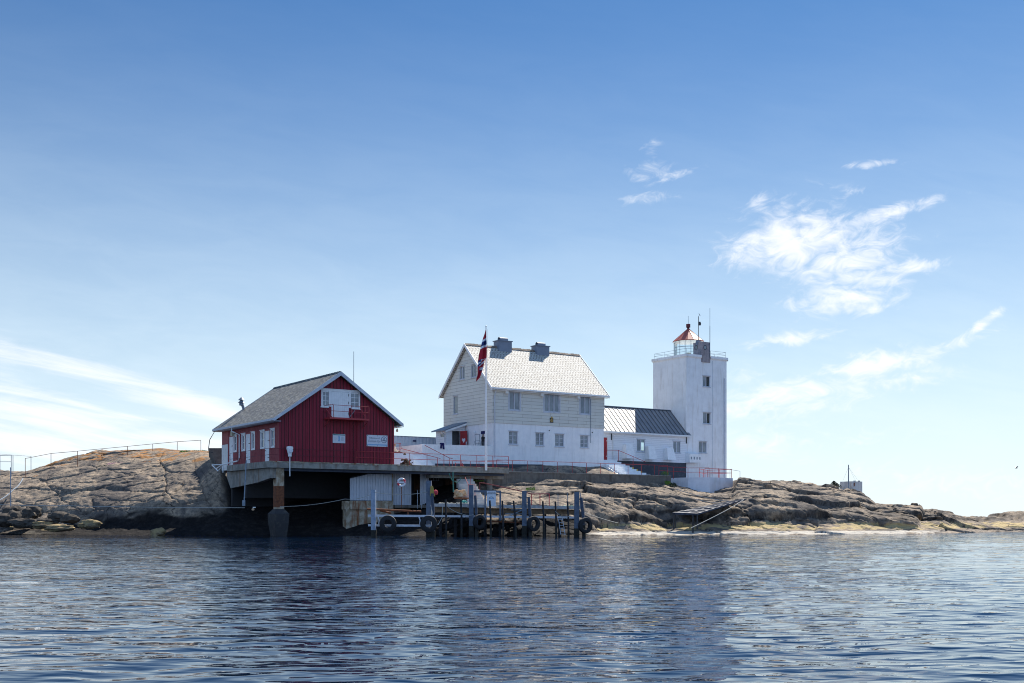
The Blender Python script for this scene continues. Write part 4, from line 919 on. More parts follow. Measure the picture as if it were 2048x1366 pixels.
zc = dtop-.95; p3 = []
for hx_, hz_ in heart: q_ = ondoor(.5+hx_/L_, .01); p3.append((q_[0], q_[1], zc+hz_))
MB().poly(p3).build('heart_sign', SIGNW, do)
q_ = ondoor(.88, .03); MB().box(q_[0]-.04, q_[0]+.04, q_[1]-.03, q_[1]+.03, TF+.85, TF+1.15).build('handle', SIGNW, do)

# terrace parapet, terrace floor and dark base
ax0 = hx0-7.97; zp0, zp1 = 8.45, 8.54
tr_ = thing('terrace_wall', 'long white rendered parapet wall of the house terrace behind the flagpole', 'wall', (ax0, hy0, 6.2))
m_ = MB(); m_.hexa([(ax0, hy0, 5.5), (hx0-.01, hy0, 5.5), (hx0-.01, hy0+.3, 5.5), (ax0, hy0+.3, 5.5)], [(ax0, hy0, zp0), (hx0-.01, hy0, zp1), (hx0-.01, hy0+.3, zp1), (ax0, hy0+.3, zp0)])
m_.box(ax0, ax0+.25, hy0+.3, hy0+9, 5.5, zp0-.02); m_.build('parapet', WHITE, tr_)
m_ = MB(); m_.box(ax0+.25, hx0-.02, hy0+.3, hy0+9.4, TF-.25, TF); m_.build('floor', CONC, tr_)
m_ = MB(); m_.hexa([(LX(871, hy0-.08), hy0-.08, TZ-.3), (hx0+6.0, hy0-.08, TZ-.5), (hx0+6.0, hy0-.02, TZ-.5), (LX(871, hy0-.08), hy0-.02, TZ-.3)], [(LX(871, hy0-.08), hy0-.08, TZ+.55), (hx0+6, hy0-.08, TZ+.78), (hx0+6, hy0-.02, TZ+.78), (LX(871, hy0-.08), hy0-.02, TZ+.55)])
m_.build('tarred_base', STONE_D, tr_)
# white steps up to the terrace
wst = thing('terrace_steps', 'broad white painted steps beside the red boathouse leading up to the terrace', 'steps', (LX(806, 3), 4, TZ))
sx0, sx1 = LX(798, 5.0), LX(868, 5.6)
m_ = MB()
for i in range(7): m_.box(sx0+i*.12+1.0, ax0+.25-.005-i*.0, 4.6+i*.32, 8.5, TZ+i*.19, TZ+(i+1)*.19-.004)
m_.build('flight', WHITE, wst)
m_ = MB(); m_.hexa([(bx1+.05, 3.6, TZ-.1), (sx0+.95, 3.6, TZ-.1), (sx0+.95, 9.0, TZ-.1), (bx1+.05, 9.0, TZ-.1)], [(bx1+.05, 4.2, 7.35), (sx0+.95, 4.2, 7.35), (sx0+.95, 9.0, 7.5), (bx1+.05, 9.0, 7.5)]); m_.build('landing', WHITE, wst)
for xx, nm in ((LX(812, 7.0), 0), (ax0+.15, 1)):
    hr = thing('handrail', 'sloping red handrail on the left side of the white terrace steps' if nm == 0 else 'sloping red handrail against the end of the white parapet', 'handrail', (xx, 5, TZ), group=None)
    if nm == 0: pts = [(xx-1.9, 8.4, 7.5+1.05), (xx+.1, 8.2, 7.5+1.05), (xx+.15, 8.2, 7.5+.55), (xx+2.15, 4.8, TZ+1.0), (xx+2.4, 4.7, TZ+.93)]
    else: pts = [(xx+.15, hy0-.06, zp0-.12), (xx+1.55, 4.5, TZ+1.0), (xx+1.85, 4.4, TZ+.95)]
    MB().path(pts, .03, 6).build('rail', REDRAIL, hr); e_ = pts[-2]
    MB().tube((e_[0], e_[1], TZ-.1), e_, .028, 6).build('post', REDRAIL, hr)
    if nm == 0: MB().tube((xx+.0, 8.2, 7.3), (xx+.0, 8.2, 8.55), .035, 6).build('post', REDRAIL, hr); MB().path([(xx-1.9, 8.4, 8.0), (xx+.1, 8.2, 8.0)], .025, 6).build('rail', REDRAIL, hr)
# low red ramp rails in front of the parapet
railing('railing', 'low red ramp railing with two rails right of the flagpole foot', [(LX(905, 3.0), 3.0, TZ-.2), (LX(958, 4.2), 4.2, TZ-.05), (LX(1017, 1.9), 1.9, TZ)], .85, (.35, .98), REDRAIL, 1.5, .022)
railing('railing', 'short low red stair railing beside the dark base of the terrace', [(LX(911, 2.2), 2.2, TZ-.5), (LX(925, 2.2), 2.2, TZ-.5), (LX(931, 1.6), 1.6, TZ-1.2)], .95, (.9,), REDRAIL, 1.2, .025)
# debris on the quay
dp = [P(px_, py_, 99.5) for px_, py_ in ((803, 926), (812, 920), (822, 926))]
m_ = MB()
for i in range(60):
    x_ = LX(random.gauss(813, 5), 1.0); z_ = TZ+abs(random.gauss(0, .35)); y_ = random.uniform(.6, 1.6); r_ = random.uniform(.06, .18)
    m_.hexa([(x_-r_, y_-r_, z_), (x_+r_, y_-r_*.5, z_+.02), (x_+r_, y_+r_, z_), (x_-r_*.4, y_+r_, z_)], [(x_-r_*.4, y_-r_*.4, z_+r_), (x_+r_*.5, y_-.02, z_+r_*1.2), (x_+r_*.3, y_+r_*.6, z_+r_), (x_-r_*.3, y_+r_*.3, z_+r_*1.3)])
m_.build('net_heap', M('brown_net_pile', (.10, .075, .05), (.05, .04, .03), 9, rough=.95), label='brown heap of old nets on the quay beside the white steps', cat='net heap', frame='S', kind='stuff')

# corrugated fence behind
def corrugated(mb, p0, p1, z0, z1, pitch=.24, dep=.045, zt=None):
    p0, p1 = Vector(p0), Vector(p1); L = (p1-p0).length; t = (p1-p0)/L; nrm = Vector((t.y, -t.x)); s_ = 0; pts = []
    k = int(L/pitch)
    for i in range(k+1):
        for f_, d_ in ((0, 0), (.3, 0), (.42, 1), (.82, 1), (.94, 0)):
            s_ = (i+f_)*pitch
            if s_ <= L: q_ = p0+t*s_+nrm*(dep*d_); pts.append((q_.x, q_.y, s_/L))
    q_ = p1; pts.append((q_.x, q_.y, 1))
    for i in range(len(pts)-1):
        a, b_ = pts[i], pts[i+1]; za, zb = (z1, z1) if zt is None else (zt(a[2]), zt(b_[2])); la_, lb_ = (z0, z0) if not callable(z0) else (z0(a[2]), z0(b_[2]))
        mb.poly([(a[0], a[1], la_), (b_[0], b_[1], lb_), (b_[0], b_[1], zb), (a[0], a[1], za)])
        mb.poly([(a[0]-nrm.x*.012, a[1]-nrm.y*.012, la_), (b_[0]-nrm.x*.012, b_[1]-nrm.y*.012, lb_), (b_[0]-nrm.x*.012, b_[1]-nrm.y*.012, zb), (a[0]-nrm.x*.012, a[1]-nrm.y*.012, za)])
    return mb
fy = 15.5; fx0, fx1 = LX(780, fy), LX(876, fy); fzt = LZ(872, fx0, fy)
fe = thing('sheet_fence', 'tall pale blue corrugated metal fence between the boathouse and the porch', 'fence', (fx0, fy, 7))
corrugated(MB(), (fx0, fy), (fx1, fy), 6.4, fzt, .42, .07).build('sheets', CORR_F, fe)
MB().box(fx0, fx1, fy-.09, fy+.05, fzt, fzt+.06).build('top_rail', STEEL, fe); MB().box(fx0, fx1, fy-.1, fy-.075, 7.75, 7.82).build('mid_rail', STEEL, fe)
a = LX(829, fy-.1); MB().box(a-.2, a+.2, fy-.13, fy-.11, LZ(883.5, a, fy), LZ(880.5, a, fy)).build('plate', NAVYCLOTH, fe)

# ---------------------------------------------------------------- annex
tx0, ty0 = 52.7, 8.07; TW, TD = 6.24, 5.68; tx1, ty1 = tx0+TW, ty0+TD; TT = 19.93
ny0 = ty0-.03; nx0, nx1 = hx1+.06, tx0+.0; ny1 = ny0+5.5; nry = ny0+2.75; NR = 13.72; ns = .98
an = thing('annex', 'low white boarded annex with metal roof between the house and the tower', 'annex', ((nx0+nx1)/2, ny0, 6))
def nz(y_, o=0): return NR-ns*abs(y_-nry)-o
def an_w(p0, p1, q0, q1): a, b_ = LX(p0, ny0), LX(p1, ny0); m = (a+b_)/2; return (a, b_, LZ(q1, m, ny0), LZ(q0, m, ny0))
aw = [an_w(1273.5, 1290, 878.5, 903), an_w(1346, 1361, 882.5, 906)]
zs = 7.62; dd0, dd1 = LX(1204, ny0), LX(1214.3, ny0); ddt = LZ(875, dd1, ny0)
sx_ = (aw[0][0]+aw[0][1])/2+.2
bwx = LX(1284.5, ny1); bh_ = (bwx-.4, bwx+.45, LZ(901, bwx, ny1), LZ(885, bwx, ny1))
m_ = MB(); m_.wall('x', ny0, nx0, nx1, zs, nz(ny0, .1), aw+[(dd0, dd1, zs, ddt)], .15); m_.wall('x', ny1, nx0, nx1, zs, nz(ny1, .1), [bh_], .15, -1)
m_.build('wall', BOARD, an)
m_ = MB(); m_.wall('x', ny0+.04, nx0, nx1, 4.5, zs); m_.build('foundation', STONE_D, an)
window(an, 'x', ny0, *aw[0], sash=2, glass=[GLASS, CLEAR], frame=TRIM); window(an, 'x', ny0, *aw[1], sash=2, frame=TRIM)
m_ = MB()
for s_ in (-1, 1):
    e = nry+s_*(2.75+.3); z_e = nz(e)
    m_.hexa([(nx0, nry, NR-.12), (nx1-.02, nry, NR-.12), (nx1+(.45 if s_ < 0 else -.02), e, z_e-.12), (nx0, e, z_e-.12)], [(nx0, nry, NR), (nx1-.02, nry, NR), (nx1+(.45 if s_ < 0 else -.02), e, z_e), (nx0, e, z_e)])
rf = m_.build('roof', METROOF, an)
m_ = MB(); k = 21; e = nry-3.05
for i in range(k+1):
    x_ = nx0+.05+(nx1-nx0-.1)*i/k
    m_.hexa([(x_-.035, e, nz(e)-.01), (x_+.035, e, nz(e)-.01), (x_+.035, nry, NR-.01), (x_-.035, nry, NR-.01)], [(x_-.035, e, nz(e)+.06), (x_+.035, e, nz(e)+.06), (x_+.035, nry, NR+.06), (x_-.035, nry, NR+.06)])
m_.build('seams', SEAM, rf)
m_ = MB(); m_.box(nx0, nx1-.02, nry-.12, nry+.12, NR+.0, NR+.07); m_.build('ridge_cap', STEEL, rf)
m_ = MB(); m_.box(nx0, nx1+.42, e-.1, e-.003, nz(e)-.17, nz(e)-.03); m_.box(nx0, nx1-.1, e, ny0-.005, nz(e)-.22, nz(e)-.17); m_.build('gutter', WHITE, an)
xg = LX(1226, ny0-.1); MB().path([(xg, e-.05, nz(e)-.15), (xg, ny0-.1, nz(e)-.5), (xg, ny0-.1, zs+.1)], .045, 8).build('downpipe', WHITE2, an)
d = MB().box(dd0, dd1, ny0+.03, ny0+.08, zs+.02, ddt).build('door', REDDOOR, an)
for z_ in (zs+.4, ddt-.4): MB().box(dd1-.12, dd1, ny0+.015, ny0+.03, z_, z_+.07).build('hinge', WHITE, d)
m_ = MB(); m_.box(dd1+.004, dd1+.12, ny0-.03, ny0-.003, zs, ddt+.12); m_.build('door_casing', WHITE2, an)
for p0_, p1_, q0_, q1_ in ((1252.5, 1268.7, 888.5, 917), (1297.5, 1312.4, 892, 919), (1335, 1350, 896, 919.5)):
    a, b_ = LX(p0_, ny0-.7), LX(p1_, ny0-.7); z0_, z1_ = LZ(q1_, a, ny0-.6), LZ(q0_, a, ny0-.5)
    MB().hexa([(a-.05, ny0-.85, z0_), (b_+.05, ny0-.85, z0_), (b_+.05, ny0-.004, z0_), (a-.05, ny0-.004, z0_)], [(a+.07, ny0-.55, z1_), (b_-.1, ny0-.55, z1_), (b_-.1, ny0-.004, z1_), (a+.07, ny0-.004, z1_)]).build('duct_hood', WHITE, an)
for p_, q0_, q1_ in ((1222.5, 867, 880), (1372.5, 874, 887)):
    a = LX(p_, ny0); MB().box(a-.06, a+.06, ny0-.05, ny0-.004, LZ(q1_, a, ny0), LZ(q0_, a, ny0)).build('air_slot', DARKSTEEL, an)
# steps in front of the annex door
asx0, asx1 = LX(1208, ny0-2.0), LX(1238, ny0-1.2)
ast = thing('entrance_steps', 'white painted steps fanning down from the red annex door', 'steps', (asx0, ny0-2, 5.9))
m_ = MB()
for i in range(9):
    zt = zs-.03-i*.2; m_.box(nx0+.0-.12*i*.0, asx1+.22*i, ny0-.9-.42*i, ny0-.05 if i == 0 else ny0-.9-.42*(i-1)-.003, zt-1.7+i*.17, zt)
m_.build('flight', WHITE, ast)
m_ = MB(); m_.hexa([(nx0-.5, ny0-4.6, 5.7), (nx0-.08, ny0-4.4, 5.7), (nx0-.08, ny0-.3, 5.7), (nx0-.3, ny0-.3, 5.7)], [(nx0-.2, ny0-3.9, 5.95), (nx0-.09, ny0-3.9, 5.95), (nx0-.09, ny0-.3, zs), (nx0-.2, ny0-.3, zs)]); m_.build('cheek', WHITE, ast)
m_ = MB()
for i in (4, 5, 6): zt = zs-.03-i*.2; m_.box(asx1+.22*i-.2, asx1+.22*i+.004, ny0-.905-.42*i, ny0-.9-.42*i-.003+.2, zt-.2, zt+.003)
m_.build('yellow_marking', M('yellow_paint', (.6, .42, .06), None, 4), ast)
hr = thing('handrail', 'red handrail with a sloping end on the steps below the red annex door', 'handrail', (asx1, ny0-1, zs))
za = zs; xa = LX(1237, ny0-.8)
MB().path([(xa-1.3, ny0-.3, za+1.05), (xa, ny0-.8, za+1.05), (xa+1.55, ny0-3.4, za-.25)], .03, 6).build('rail', REDRAIL, hr)
MB().tube((xa, ny0-.8, za-.1), (xa, ny0-.8, za+1.05), .03, 6).build('post', REDRAIL, hr); MB().tube((xa+.85, ny0-2.2, 6.2), (xa+.85, ny0-2.2, za+.33), .03, 6).build('post', REDRAIL, hr)

# ---------------------------------------------------------------- light tower
tw = thing('light_tower', 'square white lighthouse tower with a red conical lantern roof', 'lighthouse', ((tx0+tx1)/2, ty0, 5.4))
def tw_w(p0, p1, q0, q1): a, b_ = LX(p0, ty0), LX(p1, ty0); m = (a+b_)/2; return (a, b_, LZ(q1, m, ty0), LZ(q0, m, ty0))
tws = [tw_w(1405.5, 1420.5, 752, 773.5), tw_w(1406, 1421.5, 825, 847.5), tw_w(1397.5, 1413.5, 883, 906)]
nt0, nt1 = LX(1402, ty0), LX(1420.5, ty0); nzb = LZ(724, nt0, ty0)
def thr(h):   # opening in the right wall in line with a front window
    xc = h[1]-.35; cyl = LF(xc, ty0, 0); k_ = cyl[0]/cyl[1]; px_ = CX+F*k_; yb3 = LY(px_, tx1); zf = (h[2]+h[3])/2; z3 = H+(zf-H)/cyl[1]*(SY+tx1*UX*0+tx1*UY+yb3*VY)
    return (yb3-.5, yb3+.5, z3-.55, z3+.75)
rw = [thr(h) for h in tws[:2]]
m_ = MB(); zc_ = TT-.42
m_.wall('x', ty0, tx0, tx1, 5.0, zc_, tws, .3); m_.wall('y', tx0, ty0, ty1, 5.0, zc_, ()); m_.wall('y', tx1, ty0, ty1, 5.0, zc_, rw, .3, -1); m_.wall('x', ty1, tx0, tx1, 5.0, zc_, (), .2, -1)
m_.build('wall', TOWERW, tw)
m_ = MB(); o_ = .13
def ring(m_, x0, x1, y0, y1, z0, z1, o0, o1, t_=.3):
    for A_, B_ in (((x0, y0), (x1, y0)), ((x1, y0), (x1, y1)), ((x1, y1), (x0, y1)), ((x0, y1), (x0, y0))): pass
    c0 = [(x0-o0, y0-o0), (x1+o0, y0-o0), (x1+o0, y1+o0), (x0-o0, y1+o0)]; c1 = [(x0-o1, y0-o1), (x1+o1, y0-o1), (x1+o1, y1+o1), (x0-o1, y1+o1)]
    for i in range(4):
        j = (i+1) % 4; m_.poly([(*c0[i], z0), (*c0[j], z0), (*c1[j], z1), (*c1[i], z1)])
# cornice in two front pieces round the notch
def corn(a, b_, y_, ax='x', sg_=-1, e0=0, e1=0):
    pass
zz0 = zc_; 
def cornbox(a, b_, c0, c1, ax):
    if ax == 'x': m_.hexa([(a, c0, zz0), (b_, c0, zz0), (b_, c1, zz0), (a, c1, zz0)], [(a-(o_ if a < tx0+.01 else 0), c0-o_, zz0+.16), (b_+(o_ if b_ > tx1-.01 else 0), c0-o_, zz0+.16), (b_+(o_ if b_ > tx1-.01 else 0), c1, zz0+.16), (a-(o_ if a < tx0+.01 else 0), c1, zz0+.16)]); m_.box(a-(o_ if a < tx0+.01 else 0), b_+(o_ if b_ > tx1-.01 else 0), c0-o_, c1, zz0+.162, TT)
cornbox(tx0, nt0, ty0, ty0+.35, 'x'); cornbox(nt1, tx1, ty0, ty0+.35, 'x')
m_.hexa([(tx0, ty0+.352, zz0), (tx0+.35, ty0+.352, zz0), (tx0+.35, ty1, zz0), (tx0, ty1, zz0)], [(tx0-o_, ty0+.352, zz0+.16), (tx0+.35, ty0+.352, zz0+.16), (tx0+.35, ty1+o_, zz0+.16), (tx0-o_, ty1+o_, zz0+.16)]); m_.box(tx0-o_, tx0+.35, ty0+.352, ty1+o_, zz0+.162, TT)
m_.box(tx1-.35, tx1+o_, ty0+.352, ty1+o_, zz0, TT); m_.box(tx0+.352, tx1-.352, ty1-.35, ty1+o_, zz0, TT)
m_.box(tx0+.352, tx1-.352, ty0+.352, ty1-.352, zz0-.1, TT-.12)
m_.build('cornice', TOWERW, tw)
for i, h in enumerate(tws): window(tw, 'x', ty0, *h, sash=2, glass=[GLASS, CLEAR] if i < 2 else GLASS, frame=TRIM, inset=.12)
for h in rw: window(tw, 'y', tx1, *h, sash=1, glass=CLEAR, frame=TRIM, inset=.12, sgn=-1, sill=False)
px_ = LX(1424.5, ty0); MB().box(px_-.01, px_+.04, ty0-.02, ty0+.01, 5.4, zc_-.1).build('wall_joint', TRIM, tw)
a = LX(1449, ty0-.08); MB().tube((a, ty0-.07, 5.4), (a, ty0-.07, TT-2.4), .05, 8).build('downpipe', TRIM, tw)
a, b_ = LX(1378.5, ty0-.7), LX(1401, ty0-.7); z0_, z1_ = LZ(925, a, ty0-.5), LZ(906, a, ty0-.5)
bxx = MB().hexa([(a, ty0-.8, z0_), (b_, ty0-.8, z0_), (b_, ty0-.004, z0_), (a, ty0-.004, z0_)], [(a, ty0-.8, z1_-.12), (b_, ty0-.8, z1_-.12), (b_, ty0-.004, z1_+.12), (a, ty0-.004, z1_+.12)]).build('equipment_box', WHITE, tw)
for i in range(4): c_ = a+.12+(b_-a)*(.02+.25*i); MB().box(c_, c_+.16, ty0-.812, ty0-.801, z0_+.35, z0_+.65).build('vent_grille', STEEL, bxx)
MB().box(tx1+.02, tx1+.5, ty0+.25, ty0+.4, TT-.32, TT-.2).build('spout', DARKSTEEL, tw)
# lantern room
lcx, lcy = LX(1376.5, ty0+3.0), ty0+3.0
KZ = (SY+lcx*UY+lcy*VY)/F
zl0, zl1, zap = TT-.12, H+(HY-684)*KZ, H+(HY-659)*KZ
RC = 31*KZ; RD = 28.5*KZ
m_ = MB(); m_.lathe([(RC, zl1-.02), (RC+.02, zl1+.05), (.16, zap), (.16, zap+.05)], (lcx, lcy, 0), 16); cap = m_.build('lantern_roof', COPPER, tw)
m_ = MB()
for i in range(16):
    t_ = 2*math.pi*i/16; m_.tube((lcx+RC*math.cos(t_), lcy+RC*math.sin(t_), zl1+.06), (lcx+.17*math.cos(t_), lcy+.17*math.sin(t_), zap+.01), .018, 4)
m_.build('roof_ribs', COPPER, cap)
m_ = MB(); m_.lathe([(RC-.01, zl1-.04), (.1, zl1+.35)], (lcx, lcy, 0), 24); m_.build('inner_ceiling', WHITE, cap)
m_ = MB(); m_.lathe([(.16, zap), (.13, zap+.2), (.25, zap+.24), (.25, zap+.62), (.0, zap+.64)], (lcx, lcy, 0), 12); m_.build('ventilator', MAROON, cap)
MB().tube((lcx, lcy, zap+.6), (lcx, lcy, H+(HY-632)*KZ), .022, 5).build('spike', STEEL, cap)
lr = MB().lathe([(RD, zl0), (RD, zl1-.03)], (lcx, lcy, 0), 16, a0=R(100), a1=R(330)).build('lantern_glazing', CLEAR, tw)
m_ = MB()
for i in range(11): t_ = R(100+23*i); m_.tube((lcx+RD*math.cos(t_), lcy+RD*math.sin(t_), zl0), (lcx+RD*math.cos(t_), lcy+RD*math.sin(t_), zl1-.02), .03, 5)
m_.lathe([(RD+.01, zl1-.75), (RD+.03, zl1-.72), (RD+.01, zl1-.69)], (lcx, lcy, 0), 24, a0=R(100), a1=R(330))
m_.build('glazing_bars', STEEL, lr)
MB().lathe([(0, zl0), (.35, zl0), (.35, zl0+.5), (.28, zl0+.55), (.28, zl0+.8), (.0, zl0+.85)], (lcx, lcy, 0), 14).build('lamp_optic', CREAM, tw, smooth=True)
a, b_, c_ = LX(1387, ty0+.9), LX(1403, ty0+.9), LX(1419.5, ty0)
zt = H+(HY-684.5)*(SY+b_*UY+ty0*VY)/F
m_ = MB(); m_.box(nt0+.02, nt1-.08, ty0-.08, LY(1386.5, nt0+.02), nzb, zt); hb = m_.build('stair_head', PLUM, tw)
for xx, yy_, ax_ in ((nt0+.02, LY(1392.5, nt0+.02), 'x'), (LX(1410.3, ty0-.08), ty0-.08, 'y')):
    zz_ = H+(HY-695)*(SY+xx*UY+yy_*VY)/F
    m_ = MB().lathe([(.0, -.012), (.20, -.012)], (xx, yy_, zz_), 18, ax_); po = m_.build('porthole', GLASS, hb)
    MB().lathe([(.20, -.005), (.22, -.03), (.25, -.03), (.26, 0)], (xx, yy_, zz_), 18, ax_).build('porthole_rim', DARKSTEEL, po)
a = LX(1397, ty0+.6); MB().box(a-.25, a+.25, ty0+.5, ty0+.8, TT+1.2, TT+1.75).build('junction_box', CHIM, tw)
mz = lambda py_, x_, y_: H+(HY-py_)*(SY+x_*UY+y_*VY)/F
ms = thing('weather_mast', 'thin mast with wind vane and dark sensor beside the lantern roof', 'mast', (a, ty0+.6, TT))
MB().tube((a, ty0+.6, TT-.1), (a, ty0+.6, mz(633, a, ty0+.6)), .035, 6).build('pole', DARKSTEEL, ms)
z_ = mz(647, a, ty0+.6); MB().lathe([(0, -.22), (.14, -.2), (.17, 0), (.1, .2), (0, .22)], (a+.13, ty0+.55, z_), 12).build('sensor', DARKSTEEL, ms, smooth=True)
z_ = mz(633, a, ty0+.6); MB().tube((a+.0, ty0+.6, z_), (a+.12, ty0+.6, z_+.15), .02, 5).path([(a+.05, ty0+.6, z_+.35), (a+.17, ty0+.6, z_+.25), (a+.27, ty0+.6, z_+.08)], .03, 5).build('wind_vane', STEEL, ms)
a = LX(1419.8, ty0-.12); wp = thing('whip_antenna', 'tall thin white whip antenna at the front of the tower top', 'antenna', (a, ty0-.12, TT-.2))
MB().tube((a, ty0-.12, TT-.3), (a, ty0-.12, mz(652, a, ty0)), .038, 6).build('base_tube', STEEL, wp); MB().tube((a, ty0-.12, mz(652, a, ty0)), (a, ty0-.12, mz(616, a, ty0)), .022, 5).build('whip', STEEL, wp)
railing('railing', 'thin grey two bar railing round the top of the lighthouse tower', [(nt0-.1, ty0+.05, TT), (tx0+.1, ty0+.05, TT), (tx0+.1, ty1-.1, TT), (tx1-.1, ty1-.1, TT), (tx1-.1, ty0+.05, TT), (nt1+.1, ty0+.05, TT)], .62, (.5, 1), STEEL, 2.0, .016)
# white platform block in front of the tower
pA, pB, pC = LX(1342, 2.9), LX(1377, 2.2), LX(1419.5, 2.2)
gq = lambda px_, y_: (LX(px_, y_), y_)
poly = [gq(1342, 4.1), gq(1376.6, 1.7), gq(1419.5, .2), gq(1465.7, .75), (LX(1465.7, .75)+.2, 8.0), (LX(1342, 4.1), 8.0)]
zt = LZ(954.6, *gq(1419.5, .2))
pf = thing('tower_platform', 'angular white concrete platform block below the lighthouse tower', 'platform', (*poly[2], 3.3))
MB().prism(poly, 'z', 2.6, zt).build('block', M('white_block_paint', (.66, .70, .78), (.55, .59, .67), 1.3, bump=.012, bscale=7, rough=.75, c3=(.45, .44, .42), streak=.3, sscale=2), pf)
pts = [(poly[1][0]-3.2, poly[1][1]+1.0, 5.85), (poly[1][0]+.05, poly[1][1]+.1, zt), (poly[2][0], poly[2][1]+.1, zt)]
railing('railing', 'red two bar railing on the left edge of the white platform block', pts, 1.0, (.55, 1), REDRAIL, 2.2)
railing('railing', 'red pipe railing on the right edge of the white platform block', [(poly[2][0]-.3, poly[2][1]+.4, zt), (poly[3][0]-.1, poly[3][1]+.1, zt), (poly[3][0]-.3, poly[3][1]+3.6, zt), (poly[2][0]+.2, poly[2][1]+1.8, zt)], 1.0, (.55, .95), REDRAIL, 2.0, .028)
a = LX(1481, 4); railing('railing', 'short grey handrail ending on bare rock right of the tower', [(LX(1460, 2.2), 2.2, zt-.05), (LX(1480, 2.2), 2.2, zt-.2)], 1.05, (1,), STEEL, 3, .02)

# ---------------------------------------------------------------- flagpole and flag
fxp, fyp = LX(972.0, -.12), -.12
fp = thing('flagpole', 'tall white flagpole standing on the quay with a gold knob on top', 'flagpole', (fxp, fyp, TZ))
zt_ = LZ(654, fxp, fyp); MB().tube((fxp, fyp, TZ-.3), (fxp, fyp, zt_), .11, 12, .045).build('pole', WHITE, fp, smooth=True)
MB().lathe([(0, .16), (.07, .1), (.07, .05), (0, 0)], (fxp, fyp, zt_), 10).build('knob', WHITE, fp, smooth=True)
MB().path([(fxp+.13, fyp-.02, zt_-.2), (fxp+.2, fyp-.02, TZ+1.3)], .01, 4).build('halyard', ROPE, fp)
m_ = MB(); na, nb = 90, 14; kz = (SY+fxp*UY+fyp*VY)/F
Ltab = [(0, 972.2), (.25, 964.5), (.5, 958.5), (.62, 957.2), (.8, 955.5), (.92, 953.6), (1, 953)]; Rtab = [(0, 972.6), (.5, 971.6), (.54, 971.2), (.58, 967.5), (.75, 964.6), (.92, 961), (1, 953.6)]
z_top = LZ(661, fxp, fyp); z_bot = LZ(763.5, fxp, fyp)
for i in range(na+1):
    a = i/na; L_ = np.interp(a, *zip(*Ltab)); R_ = np.interp(a, *zip(*Rtab))
    for j in range(nb+1):
        b_ = j/nb; px_ = L_+(R_-L_)*b_; x_ = fxp-.1+(px_-971.6)*kz/math.cos(ANG)*.98
        fold = .14*math.sin(b_*9+a*5+1.2*math.sin(a*7))*min(1, (R_-L_)/9)
        m_.v.append((x_, fyp-.05+fold-.1*math.sin(a*3), z_top+(z_bot-z_top)*a+.05*math.sin(b_*6)))
for i in range(na):
    for j in range(nb):
        a, b_ = (i+.5)/na, (j+.5)/nb; c_ = a+.07*(b_-.5)
        mm = 0
        if .17 < c_ < .215 or .30 < c_ < .345: mm = 1
        elif .215 <= c_ <= .30: mm = 2
        if .575 < c_ < .70:
            w2 = a+.16*b_
            if .62 < w2 < .70: mm = 1
            elif .70 <= w2 < .745 and b_ < .45: mm = 2
            elif .745 <= w2 < .79 and b_ < .9: mm = 1
            if b_ < .3 and .59 < a < .64: mm = 2
        if .74 < c_ < .81 and b_ > .45: mm = 1 if (b_ > .55 and c_ < .79) else 2
        q0 = i*(nb+1)+j; m_.f.append((q0, q0+1, q0+nb+2, q0+nb+1)); m_.m.append(mm)
fo = m_.build('flag', [FLAGR, FLAGW, FLAGB], smooth=True, label='limp red flag with blue and white cross hanging down the flagpole', cat='flag', frame='S')
md = fo.modifiers.new('thick', 'SOLIDIFY'); md.thickness = .01

# ================================================================== shed under the quay
ys1 = 1.9                                           # plane of the left corrugated wall
sh = thing('corrugated_shed', 'pale corrugated shed under the quay on a rusty concrete base', 'shed', (LX(702, ys1), ys1, 1.2))
a, b_ = LX(700, ys1), LX(784, ys1); zf_ = LZ(1001, (a+b_)/2, ys1); zhi = TZ-.78
xk = LX(733, ys1); zlow = LZ(956, a, ys1)
def ztop(f_): x_ = a+(b_-a)*f_; return zlow+(zhi-zlow)*min(1, max(0, (x_-a)/(xk-a)))
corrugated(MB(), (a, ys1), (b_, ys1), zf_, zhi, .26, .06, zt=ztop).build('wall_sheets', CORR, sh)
m_ = MB(); m_.box(a, b_, ys1+.02, ys1+.1, zf_-.05, zf_-.001); m_.tube((a, ys1-.08, zlow+.02), (xk, ys1-.08, zhi), .06, 6); m_.build('wall_trim', DARKSTEEL, sh)
m_ = MB(); zb_ = LZ(1019, (a+b_)/2, ys1-.2); m_.box(a-.1, b_, ys1-.25, ys1+.6, zb_, zf_-.052); m_.box(a-.5, a-.104, ys1-.1, ys1+.6, zb_, zf_-.052); m_.box(a-.4, b_+.1, ys1-.12, ys1+.6, -.6, zb_-.002); m_.build('base', CONC_P, sh)
ys2 = 2.6
a2, b2 = LX(786, ys2), LX(858, ys2); c0, c1 = LX(822.5, ys2), LX(840, ys2); zf2 = LZ(1010, a2, ys2); zt2 = LZ(947, a2, ys2)
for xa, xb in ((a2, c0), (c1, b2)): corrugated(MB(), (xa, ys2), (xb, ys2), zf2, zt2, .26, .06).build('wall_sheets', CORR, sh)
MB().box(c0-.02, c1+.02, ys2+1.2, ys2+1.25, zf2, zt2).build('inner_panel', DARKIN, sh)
m_ = MB(); m_.box(a2-.3, XE-7.5, ys2-.35, ys2+.05, zt2+.002, zt2+.4); m_.build('lintel', NAVY, sh)
m_ = MB(); m_.box(a2-.22, a2-.02, ys2-.1, ys2+.1, zf2-.8, zt2); m_.build('corner_post', CONC_P, sh)
m_ = MB(); m_.box(a2-.3, b2+.1, ys2-1.0, ys2+1.2, zf2-.25, zf2-.002); m_.box(a2-.2, b2, ys2-.2, ys2+1.2, -.5, zf2-.25); m_.build('floor_slab', CONC_D, sh)
